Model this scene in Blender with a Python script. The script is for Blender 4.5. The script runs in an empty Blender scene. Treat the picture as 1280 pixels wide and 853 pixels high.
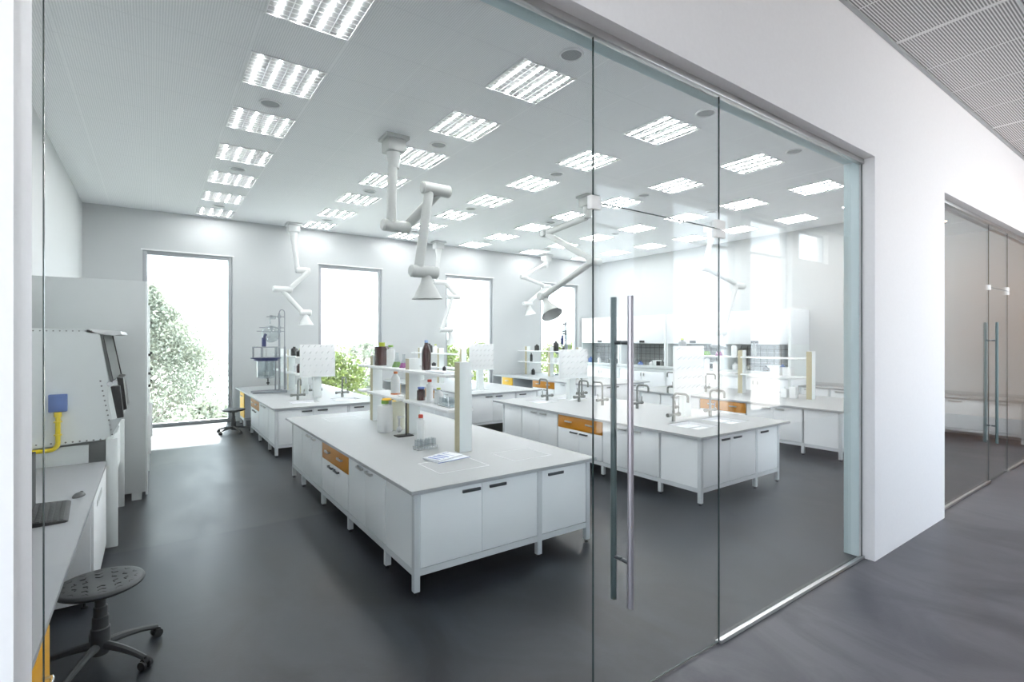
import bpy, bmesh, math, random
from mathutils import Vector, Matrix
random.seed(7)
S = bpy.context.scene
COL = S.collection
# ---------------------------------------------------------------- camera, world, light, exposure
F_PX = 635.3
YAW = math.radians(35.31)
cam_d = bpy.data.cameras.new('camera')
cam = bpy.data.objects.new('camera', cam_d)
COL.objects.link(cam)
cam_d.sensor_width = 36.0
cam_d.lens = F_PX / 1280 * 36.0
cam_d.shift_y = (424.0 - 426.5) / 1280.0
cam_d.clip_start = 0.05
cam_d.clip_end = 500
cam.location = (0, 0, 2.0)
cam.rotation_euler = (math.pi / 2, 0, -YAW)
S.camera = cam

S.view_settings.view_transform = 'Standard'
S.view_settings.look = 'None'
S.view_settings.gamma = 1.0
S.view_settings.use_curve_mapping = False
S.view_settings.exposure = 1.24
S.cycles.use_denoising = True
S.cycles.max_bounces = 10
S.cycles.diffuse_bounces = 5
S.cycles.transparent_max_bounces = 24
S.cycles.caustics_reflective = False
S.cycles.caustics_refractive = False
S.cycles.sample_clamp_indirect = 6.0

W = bpy.data.worlds.new('world')
S.world = W
W.use_nodes = True
bg = W.node_tree.nodes['Background']
bg.inputs[0].default_value = (0.86, 0.95, 1.0, 1)
bg.inputs[1].default_value = 2.8

sun_d = bpy.data.lights.new('sun', 'SUN')
sun = bpy.data.objects.new('sun', sun_d)
COL.objects.link(sun)
sun_d.energy = 26.0
sun_d.angle = math.radians(1.5)
sun_d.color = (1.0, 0.97, 0.92)
sun.rotation_euler = Vector((0.10, 0.62, 0.80)).to_track_quat('Z', 'Y').to_euler()

LAMP = 5.6          # brightness of the ceiling luminaires
# room numbers (metres)
GY = 1.942          # glass plane
FY0, FY1 = 1.84, 2.09   # facade wall, corridor face and lab face
BY = 13.95          # far window wall
LX = -1.20          # lab left wall
RX = 13.95          # lab right wall
CZ = 4.88           # lab ceiling
KZ = 4.78           # corridor ceiling
CY = -2.12          # corridor window wall
TOP = 0.83

# ---------------------------------------------------------------- materials
def mat(name, col, rough=0.5, metal=0.0, spec=0.5, noise=0.0, nscale=8.0, bump=0.0, emis=None, estr=0.0, coat=0.0):
    m = bpy.data.materials.new(name)
    m.use_nodes = True
    nt = m.node_tree
    b = nt.nodes['Principled BSDF']
    b.inputs['Base Color'].default_value = (*col, 1)
    b.inputs['Roughness'].default_value = rough
    b.inputs['Metallic'].default_value = metal
    b.inputs['Specular IOR Level'].default_value = spec
    b.inputs['Coat Weight'].default_value = coat
    if emis:
        b.inputs['Emission Color'].default_value = (*emis, 1)
        b.inputs['Emission Strength'].default_value = estr
    tc = nt.nodes.new('ShaderNodeTexCoord')
    n = nt.nodes.new('ShaderNodeTexNoise')
    n.inputs['Scale'].default_value = nscale
    n.inputs['Detail'].default_value = 5
    nt.links.new(tc.outputs['Object'], n.inputs['Vector'])
    r = nt.nodes.new('ShaderNodeValToRGB')
    k = max(noise, 0.012)
    r.color_ramp.elements[0].position = 0.3
    r.color_ramp.elements[1].position = 0.7
    r.color_ramp.elements[0].color = (*[max(0, c * (1 - k)) for c in col], 1)
    r.color_ramp.elements[1].color = (*[min(1, c * (1 + k)) for c in col], 1)
    nt.links.new(n.outputs['Fac'], r.inputs[0])
    nt.links.new(r.outputs[0], b.inputs['Base Color'])
    if bump > 0:
        bp = nt.nodes.new('ShaderNodeBump')
        bp.inputs['Strength'].default_value = bump
        bp.inputs['Distance'].default_value = 0.01
        nt.links.new(n.outputs['Fac'], bp.inputs['Height'])
        nt.links.new(bp.outputs[0], b.inputs['Normal'])
    return m

def glass_mat(name, tint=(0.978, 0.988, 0.990), f0=0.018, rough=0.0):
    m = bpy.data.materials.new(name)
    m.use_nodes = True
    nt = m.node_tree
    nt.nodes.clear()
    N = nt.nodes.new
    out = N('ShaderNodeOutputMaterial')
    tr = N('ShaderNodeBsdfTransparent')
    tr.inputs[0].default_value = (*tint, 1)
    gl = N('ShaderNodeBsdfGlossy')
    gl.inputs['Color'].default_value = (1, 1, 1, 1)
    gl.inputs['Roughness'].default_value = rough
    geo = N('ShaderNodeNewGeometry')
    dot = N('ShaderNodeVectorMath'); dot.operation = 'DOT_PRODUCT'
    nt.links.new(geo.outputs['Normal'], dot.inputs[0])
    nt.links.new(geo.outputs['Incoming'], dot.inputs[1])
    def M(op, a, b=None):
        x = N('ShaderNodeMath'); x.operation = op
        for i, v in enumerate((a, b)):
            if v is None: continue
            if isinstance(v, (int, float)): x.inputs[i].default_value = v
            else: nt.links.new(v, x.inputs[i])
        return x.outputs[0]
    c = M('ABSOLUTE', dot.outputs['Value'])
    p = M('POWER', M('SUBTRACT', 1.0, c), 5.0)
    fr = M('ADD', M('MULTIPLY', p, 1 - f0), f0)
    mx = N('ShaderNodeMixShader')
    nt.links.new(fr, mx.inputs[0])
    nt.links.new(tr.outputs[0], mx.inputs[1])
    nt.links.new(gl.outputs[0], mx.inputs[2])
    nt.links.new(mx.outputs[0], out.inputs[0])
    return m

def rib_mat(name, light, dark, axis, pitch=0.021, duty=0.5, tile_x=0.762, ox=0.02, tile_y=0.73, oy=0.52, bold=None, seam=0.012):
    """lath ceiling: fine ribs along one axis with pale joints between the panels"""
    m = bpy.data.materials.new(name)
    m.use_nodes = True
    nt = m.node_tree
    b = nt.nodes['Principled BSDF']
    b.inputs['Roughness'].default_value = 0.6
    N = nt.nodes.new
    tc = N('ShaderNodeTexCoord')
    sp = N('ShaderNodeSeparateXYZ')
    nt.links.new(tc.outputs['Object'], sp.inputs[0])
    def M(op, a, b=None):
        x = N('ShaderNodeMath'); x.operation = op
        for i, v in enumerate((a, b)):
            if v is None: continue
            if isinstance(v, (int, float)): x.inputs[i].default_value = v
            else: nt.links.new(v, x.inputs[i])
        return x.outputs[0]
    def fr(src, off, per):
        return M('FRACT', M('DIVIDE', M('ADD', src, 100 * per - off), per))
    X, Y = sp.outputs[0], sp.outputs[1]
    rib = M('LESS_THAN', fr(Y if axis == 'X' else X, 0, pitch), duty)
    sx = M('LESS_THAN', fr(X, ox, tile_x), seam / tile_x)
    sy = M('LESS_THAN', fr(Y, oy, tile_y), seam / tile_y)
    s = M('MAXIMUM', sx, sy)
    if bold:
        s = M('MAXIMUM', s, M('LESS_THAN', fr(X, bold[0], bold[1]), 0.05 / bold[1]))
    mx = M('MAXIMUM', rib, s)
    if axis == 'Y':
        mx = M('MULTIPLY', M('MAXIMUM', rib, sx), M('SUBTRACT', 1.0, sy))
    mix = N('ShaderNodeMix'); mix.data_type = 'RGBA'
    mix.inputs[6].default_value = (*dark, 1)
    mix.inputs[7].default_value = (*light, 1)
    nt.links.new(mx, mix.inputs[0])
    nt.links.new(mix.outputs[2], b.inputs['Base Color'])
    bp = N('ShaderNodeBump')
    bp.inputs['Strength'].default_value = 0.15
    bp.inputs['Distance'].default_value = 0.005
    nt.links.new(mx, bp.inputs['Height'])
    nt.links.new(bp.outputs[0], b.inputs['Normal'])
    return m

def floor_mat(name, c0, c1, rough):
    m = bpy.data.materials.new(name)
    m.use_nodes = True
    nt = m.node_tree
    b = nt.nodes['Principled BSDF']
    b.inputs['Specular IOR Level'].default_value = 0.36
    N = nt.nodes.new
    tc = N('ShaderNodeTexCoord')
    mp = N('ShaderNodeMapping'); mp.inputs['Scale'].default_value = (1.0, 0.55, 1)
    nt.links.new(tc.outputs['Object'], mp.inputs[0])
    n = N('ShaderNodeTexNoise'); n.inputs['Scale'].default_value = 1.6; n.inputs['Detail'].default_value = 9; n.inputs['Roughness'].default_value = 0.62; n.inputs['Distortion'].default_value = 0.8
    nt.links.new(mp.outputs[0], n.inputs['Vector'])
    r = N('ShaderNodeValToRGB')
    r.color_ramp.elements[0].position = 0.4; r.color_ramp.elements[0].color = (*c0, 1)
    r.color_ramp.elements[1].position = 0.62; r.color_ramp.elements[1].color = (*c1, 1)
    nt.links.new(n.outputs['Fac'], r.inputs[0])
    nt.links.new(r.outputs[0], b.inputs['Base Color'])
    r2 = N('ShaderNodeMapRange'); r2.inputs[3].default_value = rough - 0.12; r2.inputs[4].default_value = rough + 0.16
    nt.links.new(n.outputs['Fac'], r2.inputs[0])
    nt.links.new(r2.outputs[0], b.inputs['Roughness'])
    n2 = N('ShaderNodeTexNoise'); n2.inputs['Scale'].default_value = 60; n2.inputs['Detail'].default_value = 3
    nt.links.new(tc.outputs['Object'], n2.inputs['Vector'])
    bp = N('ShaderNodeBump'); bp.inputs['Strength'].default_value = 0.12; bp.inputs['Distance'].default_value = 0.004
    nt.links.new(n2.outputs['Fac'], bp.inputs['Height'])
    nt.links.new(bp.outputs[0], b.inputs['Normal'])
    return m

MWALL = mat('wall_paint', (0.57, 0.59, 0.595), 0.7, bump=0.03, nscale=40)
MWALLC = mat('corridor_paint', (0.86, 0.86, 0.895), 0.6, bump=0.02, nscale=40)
MTAUPE = mat('taupe_paint', (0.72, 0.69, 0.64), 0.7)
MTAN = mat('tan_paint', (0.42, 0.31, 0.22), 0.6)
MREV = mat('reveal_paint', (0.80, 0.81, 0.84), 0.5)
MCEIL = rib_mat('lab_ceiling_laths', (0.93, 0.94, 0.95), (0.80, 0.815, 0.83), 'Y')
MCEILC = rib_mat('corridor_ceiling_laths', (0.78, 0.78, 0.80), (0.22, 0.22, 0.235), 'X', duty=0.46, tile_x=0.833, ox=0.69, tile_y=40, oy=7, bold=(2.35, 3.334), seam=0.014)
MFLOOR = floor_mat('resin_floor_lab', (0.005, 0.0065, 0.0095), (0.022, 0.027, 0.034), 0.35)
MFLOORC = floor_mat('resin_floor_corridor', (0.074, 0.075, 0.093), (0.132, 0.131, 0.152), 0.36)  # lighter copy of the lab floor; brighter corridor light put into its colour
MWHITE = mat('white_laminate', (0.925, 0.95, 0.965), 0.4)
MFRAME = mat('powder_coated_frame', (0.64, 0.67, 0.69), 0.38)
MTOP = mat('worktop_composite', (0.42, 0.435, 0.44), 0.55, noise=0.015, nscale=3)
MDESK = mat('desk_laminate', (0.31, 0.325, 0.34), 0.5)
MEDGE = mat('worktop_edge', (0.42, 0.44, 0.46), 0.5)
MORANGE = mat('orange_laminate', (0.60, 0.235, 0.004), 0.4)
MYELLOW = mat('yellow_laminate', (0.85, 0.50, 0.02), 0.4)
MAMBER = mat('amber_laminate', (0.72, 0.36, 0.0), 0.4)
MHANDLE = mat('dark_pull', (0.10, 0.11, 0.12), 0.3, metal=0.6)
MSTEEL = mat('brushed_steel', (0.62, 0.62, 0.62), 0.3, metal=1.0)
MCHROME = mat('chrome', (0.8, 0.8, 0.8), 0.12, metal=1.0)
MTAP = mat('grey_tap', (0.20, 0.21, 0.20), 0.38, metal=0.35)
MBLACK = mat('black_plastic', (0.018, 0.019, 0.02), 0.5, spec=0.35)
MSCREW = mat('screw_grey', (0.22, 0.23, 0.23), 0.6)
MDGREY = mat('dark_grey_plastic', (0.055, 0.06, 0.062), 0.5, noise=0.05, nscale=60)
MSASH = mat('tinted_sash', (0.17, 0.185, 0.18), 0.75, spec=0.2)
MGREY = mat('grey_panel', (0.58, 0.61, 0.61), 0.5)
MPALE = mat('pale_grey_panel', (0.84, 0.88, 0.87), 0.4)
MARM = mat('arm_coating', (0.46, 0.48, 0.47), 0.45)
MARMW = mat('white_arm_coating', (0.70, 0.715, 0.71), 0.4)
MBEIGE = mat('beige_edge', (0.50, 0.45, 0.30), 0.6)
MCERAM = mat('white_basin', (0.88, 0.89, 0.90), 0.2)
MBLUE = mat('blue_box', (0.13, 0.21, 0.47), 0.4)
MRIG = mat('rig_metal', (0.30, 0.32, 0.34), 0.35, metal=0.5)
MDISC = mat('outlet_disc', (0.36, 0.38, 0.39), 0.5)
MNAVY = mat('navy_steel', (0.03, 0.04, 0.14), 0.35, metal=0.3)
MPIPE = mat('yellow_pipe', (0.80, 0.62, 0.02), 0.35)
MBROWN = mat('amber_glass', (0.045, 0.013, 0.012), 0.12, coat=0.5)
MDARKB = mat('dark_bottle', (0.022, 0.022, 0.022), 0.25)
MPLAST = mat('white_plastic', (0.86, 0.87, 0.87), 0.35)
MCREAM = mat('cream_plastic', (0.85, 0.84, 0.70), 0.4)
MRED = mat('red_cap', (0.62, 0.06, 0.03), 0.4)
MRORANGE = mat('orange_cap', (0.75, 0.22, 0.05), 0.4)
MLIME = mat('lime_cap', (0.55, 0.62, 0.05), 0.4)
MGREEN = mat('green_cap', (0.25, 0.48, 0.08), 0.4)
MBLCAP = mat('blue_cap', (0.10, 0.18, 0.50), 0.4)
MLBLUE = mat('light_blue_cap', (0.35, 0.48, 0.75), 0.4)
MGLIQ = mat('green_liquid', (0.22, 0.45, 0.06), 0.1)
MPLIQ = mat('purple_liquid', (0.42, 0.08, 0.30), 0.1)
MPAPER = mat('paper', (0.84, 0.86, 0.89), 0.7)
MPBLUE = mat('blue_print', (0.20, 0.26, 0.55), 0.6)
MYCLOTH = mat('yellow_tray', (0.90, 0.52, 0.02), 0.5)
MALU = mat('window_aluminium', (0.40, 0.42, 0.44), 0.4, metal=0.2)
MPAVE = mat('pale_paving', (0.56, 0.57, 0.55), 0.9)
MLAWN = mat('forecourt_paving', (0.33, 0.31, 0.29), 0.9, noise=0.2)
MBARK = mat('bark', (0.30, 0.28, 0.25), 0.9, noise=0.3)
MGLASS = glass_mat('partition_glass')
MGLASSW = glass_mat('window_glass', (0.71, 0.745, 0.76), f0=0.03)
MGLASSC = glass_mat('corridor_window_glass', (0.80, 0.81, 0.83), f0=0.03)
MGLW = glass_mat('labware_glass', (0.82, 0.85, 0.86), f0=0.08)
MGEDGE = mat('glass_edge', (0.03, 0.05, 0.05), 0.2)
MREFL = mat('luminaire_reflector', (0.46, 0.465, 0.47), 0.4)
MTUBE = mat('luminaire_tube', (1, 1, 1), 0.4, emis=(1, 1, 1), estr=LAMP * 7.6)
MLOUV = mat('louvre', (0.75, 0.76, 0.77), 0.35)

def leaf_mat(name, c0, c1):
    m = mat(name, c0, 0.7)
    nt = m.node_tree
    b = nt.nodes['Principled BSDF']
    r = [n for n in nt.nodes if n.type == 'VALTORGB'][0]
    r.color_ramp.elements[0].color = (*c0, 1)
    r.color_ramp.elements[1].color = (*c1, 1)
    nz = [n for n in nt.nodes if n.type == 'TEX_NOISE'][0]
    nz.inputs['Scale'].default_value = 2.5
    tl = nt.nodes.new('ShaderNodeBsdfTranslucent')
    mx = nt.nodes.new('ShaderNodeMixShader'); mx.inputs[0].default_value = 0.12
    nt.links.new(r.outputs[0], tl.inputs[0])
    nt.links.new(b.outputs[0], mx.inputs[1]); nt.links.new(tl.outputs[0], mx.inputs[2])
    nt.links.new(mx.outputs[0], nt.nodes['Material Output'].inputs[0])
    return m
MLEAF = leaf_mat('hazed_birch_leaves', (0.22, 0.25, 0.21), (0.34, 0.36, 0.28))  # paled and greyed to put the outdoor haze into the leaf colour
MLEAFY = leaf_mat('yellow_green_leaves', (0.11, 0.16, 0.05), (0.20, 0.24, 0.06))  # yellow-green foliage colour

# ---------------------------------------------------------------- builders
class MB:
    def __init__(s): s.bm = bmesh.new()
    def box(s, x0, y0, z0, x1, y1, z1, bev=0.0):
        r = bmesh.ops.create_cube(s.bm, size=1.0)
        vs = r['verts']
        for v in vs:
            v.co = Vector(((x0 + x1) / 2 + v.co.x * (x1 - x0), (y0 + y1) / 2 + v.co.y * (y1 - y0), (z0 + z1) / 2 + v.co.z * (z1 - z0)))
        if bev > 0:
            es = list({e for v in vs for e in v.link_edges})
            bmesh.ops.bevel(s.bm, geom=es, offset=bev, segments=2, affect='EDGES', profile=0.5)
        return s
    def cyl(s, a, b, r0, r1=None, seg=16, caps=True):
        a, b = Vector(a), Vector(b)
        r1 = r0 if r1 is None else r1
        d = b - a
        q = d.to_track_quat('Z', 'Y')
        A, B = [], []
        for i in range(seg):
            t = 2 * math.pi * i / seg
            c = q @ Vector((math.cos(t), math.sin(t), 0))
            A.append(s.bm.verts.new(a + c * r0)); B.append(s.bm.verts.new(b + c * r1))
        for i in range(seg):
            j = (i + 1) % seg
            s.bm.faces.new((A[i], A[j], B[j], B[i])).smooth = True
        if caps:
            s.bm.faces.new(A[::-1]); s.bm.faces.new(B)
        return s
    def tube(s, pts, r, seg=10, radii=None):
        pts = [Vector(p) for p in pts]
        n = len(pts)
        rings = []
        up = None
        for i, p in enumerate(pts):
            d = (pts[min(i + 1, n - 1)] - pts[max(i - 1, 0)]).normalized()
            if up is None:
                up = Vector((0, 0, 1)) if abs(d.z) < 0.9 else Vector((1, 0, 0))
            u = (up - d * up.dot(d)).normalized(); up = u
            w = d.cross(u)
            rr = radii[i] if radii else r
            rings.append([s.bm.verts.new(p + (u * math.cos(2 * math.pi * k / seg) + w * math.sin(2 * math.pi * k / seg)) * rr) for k in range(seg)])
        for i in range(n - 1):
            for k in range(seg):
                l = (k + 1) % seg
                s.bm.faces.new((rings[i][k], rings[i][l], rings[i + 1][l], rings[i + 1][k])).smooth = True
        s.bm.faces.new(rings[0][::-1]); s.bm.faces.new(rings[-1])
        return s
    def lathe(s, prof, c=(0, 0, 0), seg=20, axis='Z'):
        rings = []
        for r, z in prof:
            ring = []
            for k in range(seg):
                t = 2 * math.pi * k / seg
                x, y = r * math.cos(t), r * math.sin(t)
                ring.append(s.bm.verts.new((c[0] + x, c[1] + y, c[2] + z)))
            rings.append(ring)
        for i in range(len(rings) - 1):
            for k in range(seg):
                l = (k + 1) % seg
                s.bm.faces.new((rings[i][k], rings[i][l], rings[i + 1][l], rings[i + 1][k])).smooth = True
        if prof[0][0] > 1e-5: s.bm.faces.new(rings[0][::-1])
        if prof[-1][0] > 1e-5: s.bm.faces.new(rings[-1])
        return s
    def prism(s, pts, y0, y1, plane='XZ'):
        """polygon in XZ extruded along Y (or YZ along X, XY along Z)"""
        def P(a, b, t):
            return (a, t, b) if plane == 'XZ' else ((t, a, b) if plane == 'YZ' else (a, b, t))
        A = [s.bm.verts.new(P(a, b, y0)) for a, b in pts]
        B = [s.bm.verts.new(P(a, b, y1)) for a, b in pts]
        s.bm.faces.new(A); s.bm.faces.new(B[::-1])
        n = len(pts)
        for i in range(n):
            j = (i + 1) % n
            s.bm.faces.new((A[i], B[i], B[j], A[j]))
        return s
    def quad(s, a, b, c, d):
        s.bm.faces.new([s.bm.verts.new(p) for p in (a, b, c, d)]); return s
    def build(s, name, m, parent=None, loc=(0, 0, 0), rot=(0, 0, 0), sharp=True):
        bmesh.ops.recalc_face_normals(s.bm, faces=s.bm.faces)
        me = bpy.data.meshes.new(name)
        s.bm.to_mesh(me); s.bm.free()
        me.materials.append(m)
        if sharp:
            try: me.set_sharp_from_angle(angle=math.radians(40))
            except Exception: pass
        o = bpy.data.objects.new(name, me)
        COL.objects.link(o)
        o.location = loc; o.rotation_euler = rot
        if parent: o.parent = parent
        return o

def thing(name, label, cat, loc=(0, 0, 0), rz=0.0, group=None):
    o = bpy.data.objects.new(name, None)
    o.empty_display_size = 0.1
    COL.objects.link(o)
    o.location = loc; o.rotation_euler = (0, 0, rz)
    return tag(o, label, cat, group)
def tag(o, label, cat, group=None):
    o['label'] = label; o['category'] = cat
    if group: o['group'] = group
    return o
def struct(o, label=None):
    o['kind'] = 'structure'
    if label: o['label'] = label
    return o
def dup(root, label, loc, rz=None, group=None, scale=None):
    r = root.copy(); COL.objects.link(r); r.location = loc
    if rz is not None: r.rotation_euler = (0, 0, rz)
    if scale: r.scale = scale
    r['label'] = label
    if group: r['group'] = group
    def rec(src, dst):
        for ch in list(src.children):
            c = ch.copy(); COL.objects.link(c); c.parent = dst
            rec(ch, c)
    rec(root, r)
    return r

# ================================================================ SETTING
struct(MB().box(LX - 0.2, FY0 + 0.1, -0.12, RX + 0.2, BY + 0.2, 0).build('floor', MFLOOR), 'dark charcoal resin floor of the laboratory')
struct(MB().box(-7, CY - 0.2, -0.12, 17.5, FY0 + 0.1, 0).build('floor', MFLOORC), 'slate grey resin floor of the corridor')
struct(MB().box(LX - 0.2, FY0 + 0.1, CZ, RX + 0.2, BY + 0.2, CZ + 0.12).build('ceiling', MCEIL), 'pale lath ceiling of the laboratory')
struct(MB().box(-7, CY - 0.2, KZ, 17.5, FY0, KZ + 0.12).build('ceiling', MCEILC), 'grey lath ceiling of the corridor')
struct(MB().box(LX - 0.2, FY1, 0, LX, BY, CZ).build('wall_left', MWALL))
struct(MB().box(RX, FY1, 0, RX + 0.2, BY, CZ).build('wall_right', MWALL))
O1L, O1R, O2L, O2R, OH = -0.296, 5.296, 7.225, 13.0, 3.64
w = MB()
for x0, x1 in ((-7, O1L), (O1R, O2L), (O2R, 17.5)): w.box(x0, FY0, 0, x1, FY1, 5.0)
for x0, x1 in ((O1L, O1R), (O2L, O2R)): w.box(x0, FY0, OH, x1, FY1, 5.0)
struct(w.build('wall_front', MWALLC), 'white corridor wall with two glazed openings')
# far wall with four floor to head windows
WINS = [(-0.17, 1.59), (3.60, 5.34), (7.38, 9.12), (11.10, 12.88)]
WH = 3.985
w = MB()
prev = LX - 0.2
for a, b in WINS:
    w.box(prev, BY, 0, a, BY + 0.32, CZ + 0.1)
    w.box(a, BY, WH, b, BY + 0.32, CZ + 0.1)
    prev = b
w.box(prev, BY, 0, RX + 0.2, BY + 0.32, CZ + 0.1)
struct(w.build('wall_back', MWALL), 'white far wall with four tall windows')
for i, (a, b) in enumerate(WINS):
    f = MB()
    y0, y1, t = BY + 0.06, BY + 0.14, 0.085
    f.box(a, y0, 0, a + t, y1, WH, 0.004).box(b - t, y0, 0, b, y1, WH, 0.004).box(a + t, y0, WH - t, b - t, y1, WH, 0.004).box(a + t, y0, 0, b - t, y1, t, 0.004)
    fr = struct(f.build('window_%d' % (i + 1), MALU), 'tall window with grey aluminium frame, number %d from the left wall' % (i + 1))
    g = MB().quad((a + t, BY + 0.135, t), (b - t, BY + 0.135, t), (b - t, BY + 0.135, WH - t), (a + t, BY + 0.135, WH - t)).build('pane', MGLASSW, fr)
    struct(MB().box(a - 0.03, BY - 0.01, WH, b + 0.03, BY - 0.0005, WH + 0.03).build('trim_%d' % (i + 1), MPLAST), 'thin white trim above the window')
# corridor window wall: glazed bays between columns; left-hand ones unseen, added for light
bays = [(-6.8, -4.9), (-4.6, -2.9), (-2.6, -0.9), (5.95, 7.2), (7.95, 10.2), (10.6, 12.4), (12.75, 14.3)]
ZS = lambda a: 3.93 if a > 12.5 else 0.35      # the last bay is only a high window
w = MB()
prev = -7
for a, b in bays:
    w.box(prev, CY - 0.3, 0, a, CY, KZ + 0.1)
    w.box(a, CY - 0.3, 4.69, b, CY, KZ + 0.1)
    w.box(a, CY - 0.3, 0, b, CY, ZS(a))
    prev = b
w.box(prev, CY - 0.3, 0, 17.5, CY, KZ + 0.1)
struct(w.build('wall_corridor', MTAUPE), 'corridor outer wall with glazed bays')
for i, (a, b) in enumerate(bays):
    f = MB(); y0, y1, t = CY - 0.2, CY - 0.13, 0.06
    zs = ZS(a)
    f.box(a, y0, zs, a + t, y1, 4.69).box(b - t, y0, zs, b, y1, 4.69).box(a + t, y0, 4.63, b - t, y1, 4.69).box(a + t, y0, zs, b - t, y1, zs + 0.06)
    if zs < 1: f.box(a + t, y0, 3.9, b - t, y1, 3.95)
    fr = struct(f.build('window_%d' % (i + 5), MALU), 'glazed bay of the corridor outer wall, number %d from the left end' % (i + 1))
    MB().quad((a + t, CY - 0.165, zs + 0.06), (b - t, CY - 0.165, zs + 0.06), (b - t, CY - 0.165, 4.63), (a + t, CY - 0.165, 4.63)).build('pane', MGLASSC, fr)
struct(MB().box(-7.2, CY - 0.2, 0, -7, CY + 0.3, 5.0).box(-7.2, FY0 - 0.3, 0, -7, FY1, 5.0).box(-7.2, CY + 0.3, 4.5, -7, FY0 - 0.3, 5.0).build('wall_corridor_left', MWALLC), 'corridor end wall with a window added for light')
f = MB().box(-7.13, CY + 0.3, 0, -7.07, CY + 0.36, 4.5).box(-7.13, FY0 - 0.36, 0, -7.07, FY0 - 0.3, 4.5).box(-7.13, CY + 0.36, 4.44, -7.07, FY0 - 0.36, 4.5).box(-7.13, CY + 0.36, 0, -7.07, FY0 - 0.36, 0.06)  # unseen end window added to light the corridor from the left
struct(f.build('window_20', MALU), 'unseen tall window added for light in the left corridor end wall')
struct(MB().box(17.5, CY - 0.2, 0, 17.7, FY1, 5.0).build('wall_corridor_right', MTAN))
struct(MB().box(-60, BY + 0.4, -4.3, 90, 160, -4.1).build('ground', MPAVE), 'pale paving outside the far windows')
struct(MB().box(-60, -60, -4.3, 90, CY - 0.4, -4.1).box(-60, CY - 0.4, -4.3, -7.4, BY + 0.4, -4.1).build('ground', MLAWN), 'pale paving outside the corridor')
# small ceiling edge trim in the corridor and slot diffuser
struct(MB().box(-7, FY0 - 0.03, KZ - 0.02, 17.5, FY0 - 0.001, KZ - 0.0005).build('trim_5', MALU), 'shadow trim where corridor ceiling meets the wall')
sl = MB()
for k in range(3): sl.box(-6, 0.93 + 0.03 * k, KZ - 0.012, 16, 0.945 + 0.03 * k, KZ - 0.001)
struct(sl.build('trim_6', MFRAME), 'slot diffuser running along the corridor ceiling')

# ================================================================ GLASS FRONTS
def glass_front(x0, doorL, doorR, x1, leaf_h, words, hx, seam_l=None):
    """two fixed panes, a door leaf and its overpanel between channels"""
    t = thing('glass_partition', 'clear frameless glass partition with slim channels, the %s' % words, 'glass partition', (x0, GY, 0))
    MB().box((0 if seam_l is None else O1L + 0.001 - x0), -0.02, OH - 0.045, x1 - x0, 0.02, OH - 0.001, 0.003).build('head_channel', MSTEEL, t)
    for a, b, e0, e1 in ((x0, doorL, 0, 0.03), (doorR, x1, -0.03, 0)):
        a -= x0; b -= x0
        p = MB().box(a + 0.004, -0.006, 0.012, b - 0.004, 0.006, OH - 0.046).build('fixed_pane', MGLASS, t)
        MB().box(a + 0.003, -0.005, 0.012, a + 0.006, 0.005, OH - 0.046).build('pane_edge', MGEDGE, p)
        MB().box(b - 0.006, -0.005, 0.012, b - 0.003, 0.005, OH - 0.046).build('pane_edge', MGEDGE, p)
        MB().box(a + e0 * 0, -0.022, 0.001, b + e1, 0.022, 0.011, 0.002).box(a + e0 * 0, -0.022, 0.011, b + e1, -0.0075, 0.026).build('floor_channel', MSTEEL, t)
    m = (doorL + doorR) / 2; L = (doorR - doorL) / 2 - 0.004
    p = MB().box(m - L - x0, -0.006, leaf_h + 0.006, m + L - x0, 0.006, OH - 0.046).build('overpanel', MGLASS, t)
    MB().box(m - L - x0, -0.005, leaf_h + 0.003, m + L - x0, 0.005, leaf_h + 0.007).build('pane_edge', MGEDGE, p)
    t = thing('glass_door', 'frameless glass door leaf with tall double pull bars in the %s' % words, 'door', (m, GY, 0))
    MB().box(-L, -0.006, 0.015, L, 0.006, leaf_h - 0.004).build('leaf', MGLASS, t)
    MB().box(-L, -0.005, 0.012, L, 0.005, 0.016).build('leaf_edge', MGEDGE, t)
    for sd, mm in ((-1, MPULL if seam_l else MDPULL), (1, MDPULL)):
        h = MB().cyl((hx - m, sd * 0.062, 0.54), (hx - m, sd * 0.062, 2.235), 0.017, seg=20).build('pull_bar', mm, t)
        for z in (0.78, 1.98): MB().cyl((hx - m, sd * 0.006, z), (hx - m, sd * 0.062, z), 0.011).build('standoff', MHANDLE, h)
    MB().box(-L - 0.036, -0.016, leaf_h - 0.036, -L + 0.036, 0.016, leaf_h + 0.036, 0.003).build('patch_fitting', MFIT, t)
    for z0, z1 in ((-0.055, -0.003), (0.003, 0.06)): MB().box(L - 0.045, -0.016, leaf_h + z0, L + 0.06, 0.016, leaf_h + z1, 0.003).build('pivot_plate', MFIT, t)
MPULL = mat('satin_pull', (0.42, 0.40, 0.45), 0.32, metal=0.7)
MFIT = mat('white_fitting', (0.95, 0.95, 0.95), 0.3)
MDPULL = mat('dark_green_grey_pull', (0.10, 0.14, 0.145), 0.35, metal=0.4)
glass_front(-0.255, 1.904, 3.038, 5.292, 2.72, 'nearer glass front', 2.12, True)
glass_front(O2L + 0.002, 9.52, 10.54, O2R - 0.002, 2.72, 'farther glass front', 9.64)
for k, (a, b) in enumerate(((2.69, 3.13), (3.58, 4.03), (4.50, 4.95))):  # white strips standing in for line reflections along the soffit
    struct(MB().box(a, GY + 0.06, OH - 0.006, b, GY + 0.075, OH - 0.0005).build('trim_%d' % (7 + k), MPLAST), 'short white strip standing for a line reflection in the soffit')

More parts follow.
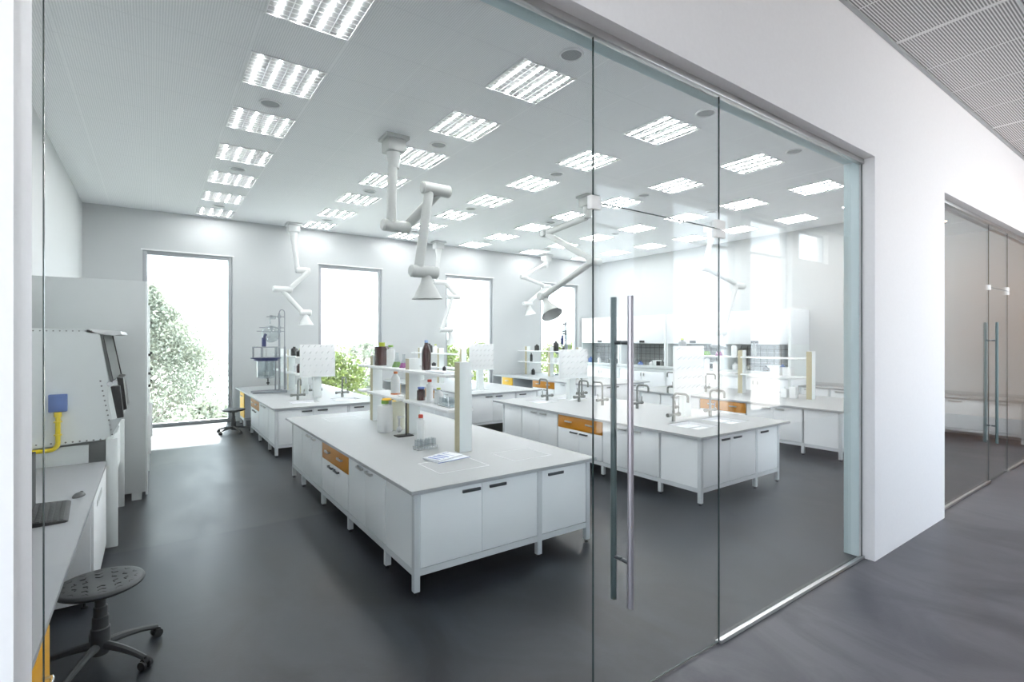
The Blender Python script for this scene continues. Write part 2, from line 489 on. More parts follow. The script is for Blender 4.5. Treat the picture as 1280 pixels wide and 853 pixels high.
MLINE = mat('glass_tint_lining', (0.66, 0.82, 0.86), 0.5)  # blue tint of the glass painted onto added lining boards
struct(MB().box(O1R - 0.006, GY + 0.022, 0.001, O1R - 0.0005, FY1, OH - 0.01).build('trim_20', MLINE), 'added lining of the reveal, painted with the blue tint of the glass')
struct(MB().box(O1L + 0.006, GY + 0.022, OH - 0.006, O1R - 0.006, FY1, OH - 0.0005).build('trim_21', MLINE), 'added lining of the soffit, painted with the blue tint of the glass')
# ================================================================ CEILING FITTINGS
MWARM = mat('added_warm_lamp', (1, 0.8, 0.6), 0.4, emis=(1.0, 0.62, 0.36), estr=80.0)  # unseen lamps added for the warm light at the corridor's right end
for i, xx in enumerate((12.4, 15.2)):
    d = thing('downlight', 'unseen round warm downlight added to the corridor ceiling, %s' % ['nearer one', 'farther one'][i], 'downlight', (xx, -0.1, KZ - 0.0005), group='added corridor downlights')
    MB().lathe([(0.14, -0.002), (0.145, -0.014), (0.165, -0.012), (0.168, 0.0), (0.14, 0.0)], seg=28).build('ring', MPLAST, d)
    MB().lathe([(0.0, -0.004), (0.14, -0.004), (0.14, 0)], seg=28).build('lens', MWARM, d)
lum = None
first = {}
ordn = ['added unseen behind the glass front', 'nearest the corridor', 'second from the corridor', 'third from the corridor', 'fourth from the corridor', 'fifth from the corridor', 'sixth from the corridor', 'nearest the far window wall']
coln = ['leftmost row', 'second row from left', 'third row from left', 'fourth row from left', 'fifth row from left', 'rightmost row']
def make_luminaire():
    t = thing('ceiling_light', '', 'ceiling light')
    a = 0.37
    MB().box(-a, -a, -0.012, a, -a + 0.012, 0).box(-a, a - 0.012, -0.012, a, a, 0).box(-a, -a + 0.012, -0.012, -a + 0.012, a - 0.012, 0).box(a - 0.012, -a + 0.012, -0.012, a, a - 0.012, 0).build('frame', MPLAST, t)
    MB().box(-a + 0.012, -a + 0.012, -0.002, a - 0.012, a - 0.012, 0).build('reflector', MREFL, t)
    for k in range(4):
        x = -0.27 + 0.18 * k
        MB().box(x - 0.009, -a + 0.02, -0.0075, x + 0.009, a - 0.02, -0.003).build('tube', MTUBE, t)
    l = MB()
    for k in range(3):
        x = -0.18 + 0.18 * k
        l.box(x - 0.003, -a + 0.012, -0.012, x + 0.003, a - 0.012, -0.002)
    for k in range(9):
        y = -a + 0.074 * (k + 1)
        l.box(-a + 0.012, y - 0.004, -0.0118, a - 0.012, y + 0.004, -0.0082)
    l.build('louvre', MLOUV, t)
    return t
for c in range(6):
    for j in range(8):
        x, y = 1.177 + 2.285 * c, 3.08 + 1.46 * j  # row behind the glass front is unseen, added to light the bench fronts
        lab = 'square louvred ceiling light, %s, %s' % (coln[c], ordn[j])
        if lum is None:
            lum = make_luminaire(); o = lum; o['label'] = lab; o['group'] = 'louvred ceiling lights'; o.location = (x, y, CZ - 0.0005)
        else:
            dup(lum, lab, (x, y, CZ - 0.0005))
vent = None
vo = ['nearest the corridor', 'second from the corridor', 'third from the corridor', 'nearest the far windows']
vc = ['leftmost row', 'second row from left', 'third row from left', 'fourth row from left', 'fifth row from left']
for c in range(5):
    for j in range(4):
        if c == 0 and j == 0: continue
        x, y = 1.18 + 2.283 * c, 3.85 + 2.92 * j
        lab = 'round white ceiling air outlet, %s, %s' % (vc[c], vo[j])
        if vent is None:
            vent = thing('ceiling_outlet', lab, 'air outlet', (x, y, CZ - 0.0005), group='round ceiling outlets')
            MB().lathe([(0.105, -0.002), (0.108, -0.014), (0.122, -0.016), (0.128, -0.008), (0.128, 0.0), (0.105, 0.0)], seg=32).build('ring', MPLAST, vent)
            MB().lathe([(0.0, -0.006), (0.09, -0.005), (0.104, -0.002), (0.104, 0)], seg=32).build('disc', MDISC, vent)
        else:
            dup(vent, lab, (x, y, CZ - 0.0005))

# extraction arms -------------------------------------------------
def elbow(t, c, ax, half, r, m):
    c = Vector(c); ax = Vector(ax).normalized()
    a, b = c - ax * half, c + ax * half
    o = MB().cyl(a, b, r, seg=20).cyl(a - ax * 0.02, a, r * 0.8, r, seg=20).cyl(b, b + ax * 0.02, r, r * 0.8, seg=20)
    return o.build('joint', m, t)
def arm(label, mount, pts, axes, hood_dir, r, m, hood_r=0.2, post_to=None, offs=None):
    """pts: joint centres; the first link may be a straight post; links run beside the joints"""
    t = thing('extraction_arm', label, 'extraction arm', mount, group='ceiling extraction arms')
    O = Vector(mount)
    L = lambda p: Vector(p) - O
    top = CZ - 0.001 - O.z
    MB().box(-0.17, -0.17, top - 0.05, 0.17, 0.17, top, 0.004).box(-0.13, -0.13, top - 0.22, 0.13, 0.13, top - 0.05, 0.006).lathe([(0.10, top - 0.22), (0.10, top - 0.26), (r * 1.1, top - 0.42), (r * 1.1, top - 0.44)]).build('ceiling_mount', m, t)
    for k, (a, b) in enumerate(pts):
        a, b = L(a), L(b)
        MB().cyl(a, b, r, seg=20).build('duct_link', m, t)
        d = (b - a).normalized()
    for c, ax, half in axes:
        elbow(t, L(c), ax, half, r * 1.28, m)
    hp, hd, hl = hood_dir
    hp = L(hp); hd = Vector(hd).normalized()
    q = hd.to_track_quat('Z', 'Y').to_matrix().to_4x4()
    prof = [(r * 0.95, 0), (r * 1.0, 0.08 * hl), (r * 1.35, 0.35 * hl), (hood_r * 0.74, 0.72 * hl), (hood_r * 0.84, 0.86 * hl), (hood_r, hl), (hood_r * 0.97, hl), (hood_r * 0.8, 0.85 * hl), (r * 1.2, 0.36 * hl), (r * 0.85, 0.1 * hl)]
    h = MB().lathe(prof, seg=28)
    bmesh.ops.transform(h.bm, matrix=Matrix.Translation(hp) @ q, verts=h.bm.verts)
    h.build('capture_hood', m, t)
    return t
X = (1, 0, 0)
# big grey arm over the nearest island: post, then two links in the YZ plane
arm('large grey extraction arm hanging from a post over the nearest island', (2.82, 6.90, CZ),
    [((2.80, 6.90, CZ - 0.4), (2.78, 6.90, 3.66)), ((3.06, 6.98, 3.66), (3.34, 6.45, 4.12)), ((3.16, 6.45, 4.12), (3.02, 6.50, 2.98))],
    [((2.86, 6.92, 3.62), X, 0.19), ((3.26, 6.45, 4.10), X, 0.20), ((3.10, 6.50, 2.94), X, 0.19)],
    ((3.14, 6.50, 2.90), (0.03, 0.0, -1), 0.34), 0.067, MARM, 0.215)
arm('grey zigzag extraction arm with tilted hood over the sink island', (7.15, 7.46, CZ),
    [((7.15, 7.50, CZ - 0.42), (7.12, 8.77, 4.34)), ((7.12, 8.77, 4.34), (7.15, 7.29, 3.55)), ((7.15, 7.29, 3.55), (7.12, 8.86, 2.95))],
    [((7.12, 8.77, 4.34), X, 0.09), ((7.17, 7.29, 3.54), X, 0.13), ((7.12, 8.86, 2.95), X, 0.10)],
    ((7.14, 8.80, 2.88), (0.0, -0.55, -0.80), 0.42), 0.067, MARM, 0.24)
arm('pale extraction arm in front of the far wall between the first and second window', (2.88, 13.5, CZ),
    [((2.88, 13.5, CZ - 0.4), (2.97, 13.5, 3.74)), ((3.24, 13.45, 3.72), (2.78, 13.45, 3.24)), ((2.60, 13.45, 3.20), (3.08, 13.4, 2.66))],
    [((3.10, 13.5, 3.73), X, 0.15), ((2.62, 13.45, 3.22), X, 0.2), ((3.14, 13.4, 2.66), X, 0.12)],
    ((3.14, 13.4, 2.63), (0.05, 0, -1), 0.28), 0.06, MARMW, 0.18)
arm('pale extraction arm partly in front of the third far window', (6.90, 13.5, CZ),
    [((6.90, 13.5, CZ - 0.4), (6.83, 13.5, 3.70)), ((7.12, 13.45, 3.64), (7.5, 13.45, 3.27)), ((7.30, 13.4, 3.24), (6.98, 13.4, 2.30))],
    [((6.95, 13.5, 3.68), X, 0.2), ((7.36, 13.42, 3.26), X, 0.2), ((7.10, 13.4, 2.27), X, 0.2)],
    ((7.22, 13.4, 2.22), (0.35, 0, -1), 0.36), 0.06, MARMW, 0.2)
arm('pale extraction arm near the fume hoods seen through the right glass panel', (11.36, 7.46, CZ),
    [((11.36, 7.46, CZ - 0.4), (11.08, 7.46, 3.78)), ((11.2, 7.46, 3.74), (12.5, 7.46, 3.44)), ((12.45, 7.46, 3.38), (11.85, 7.46, 2.2))],
    [((11.1, 7.46, 3.75), X, 0.13), ((12.6, 7.46, 3.40), X, 0.2), ((11.8, 7.46, 2.16), X, 0.13)],
    ((11.78, 7.46, 2.12), (-0.3, 0, -1), 0.34), 0.065, MARMW, 0.2)
arm('pale extraction arm in front of the far wall left of the fourth window', (11.0, 13.5, CZ),
    [((11.0, 13.5, CZ - 0.3), (10.05, 13.5, 4.07)), ((10.05, 13.5, 4.04), (11.0, 13.5, 3.80)), ((11.0, 13.5, 3.78), (10.2, 13.5, 3.18))],
    [((10.05, 13.5, 4.05), X, 0.10), ((11.0, 13.5, 3.8), X, 0.16), ((10.2, 13.5, 3.16), X, 0.16)],
    ((10.25, 13.5, 3.12), (0.2, 0, -1), 0.3), 0.06, MARMW, 0.2)

# ================================================================ BENCHES
LEGW = 0.05
def handle_x(par, x0, x1, y, z, m=None):      # pull on a face looking to -Y
    MB().box(x0, y - 0.018, z - 0.013, x1, y - 0.0005, z + 0.011, 0.002).box(x0 + 0.004, y - 0.022, z + 0.005, x1 - 0.004, y - 0.017, z + 0.013).build('handle', m or MHANDLE, par)
def handle_y(par, y0, y1, x, z, m=None):      # pull on a face looking to -X
    MB().box(x - 0.028, y0, z - 0.012, x - 0.020, y1, z + 0.012, 0.002).box(x - 0.021, y0, z - 0.010, x, y0 + 0.012, z + 0.010).box(x - 0.021, y1 - 0.012, z - 0.010, x, y1, z + 0.010).build('handle', m or MHANDLE, par)
ZB, ZT = 0.205, 0.792
def bench(name, X0, Y0, side, width=1.87, top_ext=(0.035, 0.06, 0.03, 0.28), sinks=(), insets=(), xmods=(0.62, 1.215), far=True):
    """X0,Y0 = outer corner of the frame nearest the camera; side = list of (kind, y0, y1) seen from -X"""
    Lg = side[-1][2]
    fr = thing('bench_frame', 'pale grey steel frame with levelling feet under the %s' % name, 'bench frame', (X0, Y0, 0), group='bench frames')
    ys = [0.0] + [s[1] for s in side[1:]] + [Lg]
    xs = [0, xmods[1], width - LEGW]
    b = MB()
    x1 = width
    b.box(LEGW, 0.004, 0.15, x1 - LEGW, LEGW - 0.004, ZB - 0.002).box(LEGW, Lg - LEGW + 0.004, 0.15, x1 - LEGW, Lg - 0.004, ZB - 0.002)
    b.box(LEGW, 0.004, 0.785, x1 - LEGW, 0.03, 0.80).box(LEGW, Lg - 0.03, 0.785, x1 - LEGW, Lg - 0.004, 0.80)
    knee = [(s[1], s[2]) for s in side if s[0] == 'knee']
    segs = []
    cur = LEGW
    for a, c in knee:
        segs.append((cur, a - 0.01)); cur = c + 0.01
    segs.append((cur, Lg - LEGW))
    for a, c in segs:
        b.box(0.004, a, 0.15, LEGW - 0.004, c, ZB - 0.002)
    b.box(x1 - LEGW + 0.004, LEGW, 0.15, x1 - 0.004, Lg - LEGW, ZB - 0.002)
    b.box(0.004, LEGW, 0.785, 0.03, Lg - LEGW, 0.80)
    b.build('rail', MFRAME, fr)
    def leg(x, y, full=True):
        zt = 0.80 if full else 0.155
        l = MB().box(x, y, 0.028, x + LEGW, y + LEGW, zt, 0.003).build('leg', MFRAME, fr)
        MB().lathe([(0.02, 0.0), (0.022, 0.006), (0.010, 0.012), (0.007, 0.014), (0.007, 0.028)], c=(x + LEGW / 2, y + LEGW / 2, 0), seg=12).build('levelling_foot', MBLACK, l)
    for x in xs: leg(x, 0); leg(x, Lg - LEGW)
    for y in ys[1:-1]: leg(0, y - LEGW / 2, False); leg(width - LEGW, y - LEGW / 2, False)
    # worktop
    l, r, n, f = top_ext
    wt = thing('worktop', 'light grey worktop slab of the %s' % name, 'worktop', (X0, Y0, 0), group='bench worktops')
    xa, xb, ya, yb = -l, width + r, -n, Lg + f
    cuts = list(sinks)
    s = MB()
    if not cuts:
        s.box(xa, ya, 0.801, xb, yb, TOP, 0.002)
    else:
        gx = sorted({xa, xb} | {v for c in cuts for v in (c[0], c[2])})
        gy = sorted({ya, yb} | {v for c in cuts for v in (c[1], c[3])})
        for i in range(len(gx) - 1):
            for j in range(len(gy) - 1):
                mx, my = (gx[i] + gx[i + 1]) / 2, (gy[j] + gy[j + 1]) / 2
                if any(c[0] < mx < c[2] and c[1] < my < c[3] for c in cuts): continue
                s.box(gx[i], gy[j], 0.801, gx[i + 1], gy[j + 1], TOP)
    s.build('slab', MTOP, wt)
    e = 0.0006
    MB().box(xa - e, ya - e, 0.8005, xb + e, ya, 0.820).box(xa - e, yb, 0.8005, xb + e, yb + e, 0.820).box(xa - e, ya, 0.8005, xa, yb, 0.820).box(xb, ya, 0.8005, xb + e, yb, 0.820).build('edge_band', MEDGE, wt)
    for c in cuts:
        t = 0.006
        k = MB()
        k.box(c[0], c[1], 0.66, c[2], c[3], 0.668)
        k.box(c[0], c[1], 0.668, c[0] + t, c[3], TOP - 0.003).box(c[2] - t, c[1], 0.668, c[2], c[3], TOP - 0.003)
        k.box(c[0] + t, c[1], 0.668, c[2] - t, c[1] + t, TOP - 0.003).box(c[0] + t, c[3] - t, 0.668, c[2] - t, c[3], TOP - 0.003)
        k.lathe([(0.0, 0.002), (0.03, 0.002), (0.03, 0)], c=((c[0] + c[2]) / 2, (c[1] + c[3]) / 2, 0.668))
        k.build('basin', MCERAM, wt)
    for c in insets:
        k = MB(); t = 0.005
        k.box(c[0], c[1], TOP, c[2], c[1] + t, TOP + 0.002).box(c[0], c[3] - t, TOP, c[2], c[3], TOP + 0.002).box(c[0], c[1] + t, TOP, c[0] + t, c[3] - t, TOP + 0.002).box(c[2] - t, c[1] + t, TOP, c[2], c[3] - t, TOP + 0.002)
        k.build('inset_rim', MPLAST, wt)
    # end cabinets facing the camera
    en = thing('end_cabinet', 'white three-door end cabinet facing the corridor on the %s' % name, 'cabinet', (X0, Y0, 0), group='bench end cabinets')
    inner = side[0][2]
    MB().box(LEGW + 0.002, 0.024, ZB, width - LEGW - 0.002, inner - 0.012, ZT - 0.010).box(0.004, LEGW + 0.003, ZB, LEGW, inner - 0.012, ZT).build('body', MWHITE, en)
    d = [(LEGW + 0.004, xmods[0] - 0.002), (xmods[0] + 0.002, xmods[1] - 0.003), (xmods[1] + LEGW + 0.003, width - LEGW - 0.004)]
    hs = [(d[0][1] - 0.19, d[0][1] - 0.02), (d[1][0] + 0.07, d[1][0] + 0.24), (d[2][0] + 0.07, d[2][0] + 0.25)]
    for (a, c), (h0, h1) in zip(d, hs):
        dr = MB().box(a, 0.004, ZB + 0.003, c, 0.0225, ZT - 0.008, 0.002).build('door', MWHITE, en)
        handle_x(dr, h0, h1, 0.004, 0.745)
    # side units
    depth = width - 0.06
    for i, (kind, a, c) in enumerate(side[1:], 1):
        a2, c2 = a + 0.012, c - 0.012
        pos = '%s, unit %s' % (name, ['one', 'two', 'three', 'four', 'five', 'six'][i - 1])
        if kind == 'plain':
            o = thing('end_cabinet', 'plain white closed cabinet at the far end of the %s' % name, 'cabinet', (X0, Y0, 0), group='far end cabinets')
            MB().box(0.024, a2, ZB, depth, c2 - 0.05, ZT - 0.004).build('body', MWHITE, o)
            MB().box(0.004, a2, ZB, 0.0235, c2 - 0.042, ZT - 0.004, 0.002).build('side_panel', MWHITE, o)
        elif kind == 'doors':
            where = 'nearer the corridor' if a < 1.5 else 'nearer the windows'
            o = thing('double_cabinet', 'white two-door cabinet, left side of the %s, %s' % (name, where), 'cabinet', (X0, Y0, 0), group='two-door bench cabinets')
            MB().box(0.024, a2, ZB, depth, c2, ZT - 0.004).build('body', MWHITE, o)
            mid = (a + c) / 2
            for lo, hi, h0, h1 in ((a2, mid - 0.002, mid - 0.20, mid - 0.05), (mid + 0.002, c2, mid + 0.05, mid + 0.20)):
                dr = MB().box(0.004, lo, ZB + 0.003, 0.0235, hi, ZT - 0.006, 0.002).build('door', MWHITE, o)
                handle_y(dr, h0, h1, 0.004, 0.745, MSTEEL)
        elif kind == 'drawer':
            o = thing('drawer_cabinet', 'white cabinet with orange drawer on top, left side of the %s' % name, 'cabinet', (X0, Y0, 0), group='orange drawer cabinets')
            MB().box(0.024, a2, ZB, depth, c2, ZT - 0.004).build('body', MWHITE, o)
            dd = MB().box(0.004, a2, 0.590, 0.0235, c2, ZT - 0.006, 0.002).build('drawer', MORANGE, o)
            dd['label'] = 'orange drawer front'
            for h in (a2 + 0.18, c2 - 0.33): handle_y(dd, h, h + 0.15, 0.004, 0.70, MSTEEL)
            mid = (a + c) / 2
            for lo, hi, h0, h1 in ((a2, mid - 0.002, mid - 0.19, mid - 0.03), (mid + 0.002, c2, mid + 0.03, mid + 0.19)):
                dr = MB().box(0.004, lo, ZB + 0.003, 0.0235, hi, 0.585, 0.002).build('door', MWHITE, o)
                handle_y(dr, h0, h1, 0.004, 0.545, MHANDLE)
        elif kind == 'yellow':
            o = thing('drawer_cabinet', 'small yellow drawer pedestal at the window end of the %s' % name, 'cabinet', (X0, Y0, 0), group='yellow drawer pedestals')
            MB().box(0.024, a2, ZB, depth, c2, ZT - 0.004).build('body', MWHITE, o)
            for z0, z1 in ((0.50, 0.785), (ZB + 0.003, 0.495)):
                dd = MB().box(0.004, a2 + 0.01, z0, 0.0235, c2 - 0.01, z1, 0.002).build('drawer', MYELLOW, o)
                handle_y(dd, (a + c) / 2 - 0.09, (a + c) / 2 + 0.09, 0.004, z1 - 0.10, MSTEEL)
        elif kind == 'knee':
            o = tag(MB().box(X0 + 0.75, Y0 + a2, ZB, X0 + 0.77, Y0 + c2, ZT).build('kneehole_panel', MGREY), 'grey back panel of the kneehole under the %s' % name, 'panel')
    return wt
R1 = [('end', 0, 0.60), ('doors', 0.61, 1.63), ('drawer', 1.63, 2.63), ('doors', 2.63, 3.61), ('plain', 3.61, 4.20)]
R2 = [('end', 0, 0.60), ('doors', 0.61, 1.60), ('drawer', 1.60, 2.60), ('knee', 2.60, 3.60), ('yellow', 3.60, 4.22), ]
SK = [(0.40, 0.32, 0.90, 0.82), (1.17, 0.32, 1.64, 0.82)]
SKF = [(0.40, 3.62, 0.90, 4.06), (1.17, 3.62, 1.64, 4.06)]
n1, n2, n3 = 'nearest island', 'sink island', 'right island'
n4, n5, n6 = 'back left bench', 'back middle bench', 'back right bench'
bench(n1, 1.655, 3.645, R1, insets=[(0.38, 0.31, 0.89, 0.75), (1.17, 0.31, 1.63, 0.71), (0.40, 3.70, 0.88, 4.10)])
bench(n2, 5.345, 3.645, R1, width=1.83, top_ext=(0.035, 0.24, 0.03, 0.28), sinks=SK + SKF)
bench(n3, 9.15, 3.645, R1, top_ext=(0.035, 0.2, 0.03, 0.28))
bench(n4, 1.69, 9.285, R2, top_ext=(0.035, 0.06, 0.03, 0.42), sinks=[(0.38, 0.50, 0.86, 0.92), (1.16, 0.50, 1.64, 0.92)])
bench(n5, 5.45, 9.285, R2, top_ext=(0.035, 0.06, 0.03, 0.42), sinks=[(0.38, 0.50, 0.86, 0.92)])
bench(n6, 9.15, 9.285, R2, top_ext=(0.035, 0.2, 0.03, 0.42))

# right-hand wall bench
WBX = 13.27
ym = [2.22, 2.75, 3.45, 4.15, 4.85, 5.55, 6.25]
fr = thing('bench_frame', 'pale grey steel frame of the low wall bench along the right wall', 'bench frame', (WBX, 0, 0), group='bench frames')
MB().box(0.004, 2.2, 0.15, 0.046, 6.25, 0.20).box(0.004, 2.2, 0.785, 0.03, 6.25, 0.80).build('rail', MFRAME, fr)
for y in (2.20, 2.72, 4.12, 5.52, 6.20):
    l = MB().box(0, y, 0.028, 0.05, y + 0.05, 0.80).build('leg', MFRAME, fr)
    MB().lathe([(0.02, 0.0), (0.022, 0.006), (0.007, 0.014), (0.007, 0.028)], c=(0.025, y + 0.025, 0), seg=12).build('levelling_foot', MBLACK, l)
wt = thing('worktop', 'light grey worktop with low upstand along the right wall', 'worktop', (WBX, 0, 0), group='bench worktops')
MB().box(-0.03, 2.17, 0.801, RX - WBX - 0.002, 6.26, TOP, 0.002).build('slab', MTOP, wt)
MB().box(RX - WBX - 0.02, 2.17, TOP, RX - WBX - 0.002, 6.26, 0.90).build('upstand', MTOP, wt)
for i in range(len(ym) - 1):
    a, c = ym[i] + 0.03, ym[i + 1] - 0.03
    o = thing('wall_cabinet', 'white cabinet under the right wall worktop, %s' % ['first from the corridor', 'second from the corridor', 'third from the corridor', 'third from the hoods', 'second from the hoods', 'beside the first fume hood'][i], 'cabinet', (WBX, 0, 0), group='right wall cabinets')
    MB().box(0.024, a, ZB, 0.65, c, ZT - 0.004).build('body', MWHITE, o)
    dr = MB().box(0.004, a, ZB + 0.003, 0.0235, c, ZT - 0.006, 0.002).build('door', MWHITE, o)
    handle_y(dr, c - 0.32, c - 0.10, 0.004, 0.745, MSTEEL)

# ================================================================ SHELF UNITS on the benches
def shelf_unit(label, x, ys, z0=TOP, zt=1.76, levels=(1.26, 1.625), grp='bench shelf units', half=0.30):
    t = thing('shelf_unit', label, 'shelf', (x, ys[0], z0), group=grp)
    for i, y in enumerate(ys):
        d = y - ys[0]
        p = MB().box(-0.072, d - 0.052, 0.001, 0.072, d + 0.052, zt - z0, 0.002).build('upright', MPALE, t)
        MB().box(-0.0745, d - 0.050, 0.002, -0.0722, d + 0.050, zt - z0 - 0.004).build('beige_side', MBEIGE, p)
    for lv in levels:
        for i in range(len(ys) - 1):
            a, c = ys[i] - ys[0] + 0.056, ys[i + 1] - ys[0] - 0.056
            MB().box(-0.16, a - 0.10 * (i == 99), lv - z0 - 0.03, 0.16, c, lv - z0, 0.003).build('shelf_board', MPLAST, t)
        MB().box(-0.16, ys[-1] - ys[0] + 0.056, lv - z0 - 0.03, 0.16, ys[-1] - ys[0] + 0.34, lv - z0, 0.003).build('shelf_board', MPLAST, t)
    return t
shelf_unit('two-level white shelf unit with beige-sided uprights on the nearest island', 2.65, [4.62, 5.88, 7.14])
shelf_unit('two-level white shelf unit on the right island bench', 10.42, [4.69, 6.10, 7.4])
shelf_unit('two-level white shelf unit on the back left bench', 2.62, [11.3, 12.5, 13.5])
shelf_unit('two-level white shelf unit on the back middle bench', 6.30, [11.0, 12.2, 13.4])
shelf_unit('two-level white shelf unit on the back right bench', 10.2, [11.0, 12.3, 13.5])

# peg boards
def pegboard(label, x, y, w, z0, z1, pw=0.075):
    t = thing('drying_board', label, 'drying board', (x, y, TOP), group='peg drying boards')
    MB().box(-pw, 0.02, 0.001, pw, 0.12, z0 - TOP + 0.1, 0.002).build('post', MPALE, t)
    MB().box(-w, -0.012, z0 - TOP, w, 0.019, z1 - TOP, 0.003).build('board', MPLAST, t)
    MB().box(-w, -0.05, z0 - TOP - 0.012, w, 0.018, z0 - TOP - 0.001, 0.002).build('drip_tray', MPALE, t)
    p = MB()
    nx, nz = 6, 5
    for i in range(nx):
        for j in range(nz):
            px = -w + 2 * w * (i + 0.5 + 0.25 * (j % 2 - 0.5)) / nx
            pz = (z0 - TOP) + (z1 - z0) * (j + 0.6) / nz
            p.cyl((px, -0.013, pz), (px + 0.02, -0.075, pz + 0.045), 0.007, 0.005, seg=8)
    q = p.build('pegs', MPLAST, t); q['kind'] = 'stuff'
pegboard('white peg drying board on a post between the taps of the back left bench', 2.72, 10.60, 0.34, 1.25, 1.89)
pegboard('white peg drying board on a post on the back middle bench', 6.19, 9.95, 0.32, 1.30, 1.89)
pegboard('white peg drying board on a post at the far end of the sink island', 6.62, 7.30, 0.36, 1.25, 1.80)
pegboard('white peg drying board on a post at the near end of the sink island', 6.62, 4.72, 0.36, 1.18, 1.895)

# taps
tap0 = None
def tap(label, x, y, d):
    """d = +1 spout towards the windows, -1 towards the corridor"""
    global tap0
    rz = 0 if d < 0 else math.pi
    if tap0:
        return dup(tap0, label, (x, y, TOP), rz)
    t = thing('laboratory_tap', label, 'tap', (x, y, TOP), rz, group='grey swan neck taps')
    MB().cyl((0, 0, 0), (0, 0, 0.10), 0.026).cyl((0, 0, 0.10), (0, 0, 0.16), 0.019).build('column', MTAP, t)
    MB().cyl((-0.115, 0, 0.095), (0.115, 0, 0.095), 0.021).cyl((-0.135, 0, 0.095), (-0.10, 0, 0.095), 0.028).cyl((0.10, 0, 0.095), (0.135, 0, 0.095), 0.028).build('crossbar', MTAP, t)
    pts = [(0, 0, 0.15), (0, 0, 0.34)]
    for k in range(1, 7):
        a = math.pi / 2 * k / 6
        pts.append((0, -0.06 * (1 - math.cos(a)), 0.34 + 0.06 * math.sin(a)))
    pts.append((0, -0.19, 0.40))
    for k in range(1, 6):
        a = math.pi / 2 * k / 5
        pts.append((0, -0.19 - 0.045 * math.sin(a), 0.40 - 0.045 * (1 - math.cos(a))))
    pts.append((0, -0.235, 0.29))
    MB().tube(pts, 0.0165, seg=12).build('spout', MTAP, t)
    MB().cyl((0.11, 0, 0.11), (0.115, -0.005, 0.20), 0.008, 0.006).build('lever', MTAP, t)
    tap0 = t
    return t
tap('grey tap at the right near basin of the sink island', 6.92, 4.56, -1)
tap('grey tap at the left near basin of the sink island', 6.04, 4.56, -1)
tap('grey tap behind the near drying board of the sink island', 6.86, 5.06, 1)
tap('grey tap right of the pull bars on the sink island', 6.66, 5.76, -1)
tap('grey tap between door seam and pull bars on the sink island', 6.49, 6.40, 1)
tap('grey tap left of the door seam, foremost of the pair there', 6.49, 7.00, -1)
tap('grey tap at the far right basin of the sink island', 6.98, 7.45, 1)
tap('grey tap at the far left basin of the sink island', 6.125, 7.49, 1)
tap('grey swan neck tap at the left basin of the back left bench', 2.29, 10.36, -1)
tap('grey swan neck tap at the right basin of the back left bench', 3.13, 10.34, -1)
tap('grey swan neck tap behind the drying board post on the back left bench', 2.83, 11.20, 1)
tap('grey swan neck tap on the right island, seen left of the door seam', 9.75, 7.3, 1)
tap('grey swan neck tap on the right island, seen just left of the pull bars', 10.0, 6.7, -1)

# ================================================================ BENCH-TOP OBJECTS
def bottle(label, loc, prof, m, cap=None, name='bottle', cat='bottle', capm=None, group=None, label_band=None):
    t = thing(name, label, cat, loc, group=group)
    MB().lathe(prof, seg=20).build('body', m, t)
    if cap:
        r, z0, z1 = cap
        MB().lathe([(r, z0), (r, z1 - 0.004), (r * 0.9, z1)], seg=16).build('cap', capm, t)
    if label_band:
        r, z0, z1, lm = label_band
        MB().lathe([(r, z0), (r + 0.001, z0), (r + 0.001, z1), (r, z1)], seg=20).build('paper_label', lm, t)
    return t
def P(h, r, neck=0.4, shoulder=0.72, nr=0.35):
    return [(0.0, 0.0), (r * 0.94, 0.0), (r, h * 0.03), (r, h * shoulder), (r * 0.86, h * (shoulder + 0.07)), (r * nr, h * 0.88), (r * nr, h)]
Z1, Z2 = 1.2605, 1.6255
bottle('large squat brown glass jar with yellow cap on the top shelf of the nearest island', (2.69, 7.02, Z2), [(0, 0), (0.10, 0), (0.105, 0.008), (0.105, 0.255), (0.097, 0.268), (0.04, 0.272), (0.036, 0.29)], MBROWN, (0.042, 0.27, 0.325), capm=MLIME, name='jar', cat='jar')
bottle('white plastic bottle with green cap right of the large brown jar', (2.66, 6.62, Z2), P(0.27, 0.055, shoulder=0.8), MPLAST, (0.035, 0.265, 0.29), capm=MGREEN)
def flask(label, loc, liq, s=1.0):
    t = thing('conical_flask', label, 'flask', loc, group='conical flasks with coloured liquid')
    MB().lathe([(0.0, 0), (0.06 * s, 0), (0.062 * s, 0.008), (0.02 * s, 0.11 * s), (0.018 * s, 0.17 * s), (0.024 * s, 0.175 * s), (0.016 * s, 0.17 * s)], seg=20).build('glass_body', MGLW, t)
    MB().lathe([(0.0, 0.003), (0.056 * s, 0.003), (0.058 * s, 0.01), (0.036 * s, 0.065 * s), (0.0, 0.065 * s)], seg=20).build('liquid', liq, t)
flask('conical flask with green liquid on the top shelf of the nearest island', (2.66, 6.40, Z2), MGLIQ, 1.1)
flask('conical flask with purple liquid on the top shelf of the nearest island', (2.66, 6.18, Z2), MPLIQ, 1.0)
bottle('tall brown glass bottle with pale blue cap on the top shelf of the nearest island', (2.70, 5.60, Z2), [(0, 0), (0.052, 0), (0.056, 0.01), (0.056, 0.21), (0.05, 0.25), (0.024, 0.31), (0.022, 0.33)], MBROWN, (0.022, 0.325, 0.36), capm=MLBLUE)
bottle('white bottle with orange cap on the lower shelf of the nearest island', (2.66, 6.45, Z1), [(0, 0), (0.058, 0), (0.062, 0.01), (0.062, 0.19), (0.05, 0.23), (0.028, 0.262), (0.026, 0.275)], MPLAST, (0.026, 0.272, 0.305), capm=MRORANGE, label_band=(0.0625, 0.0, 0.02, MRORANGE))
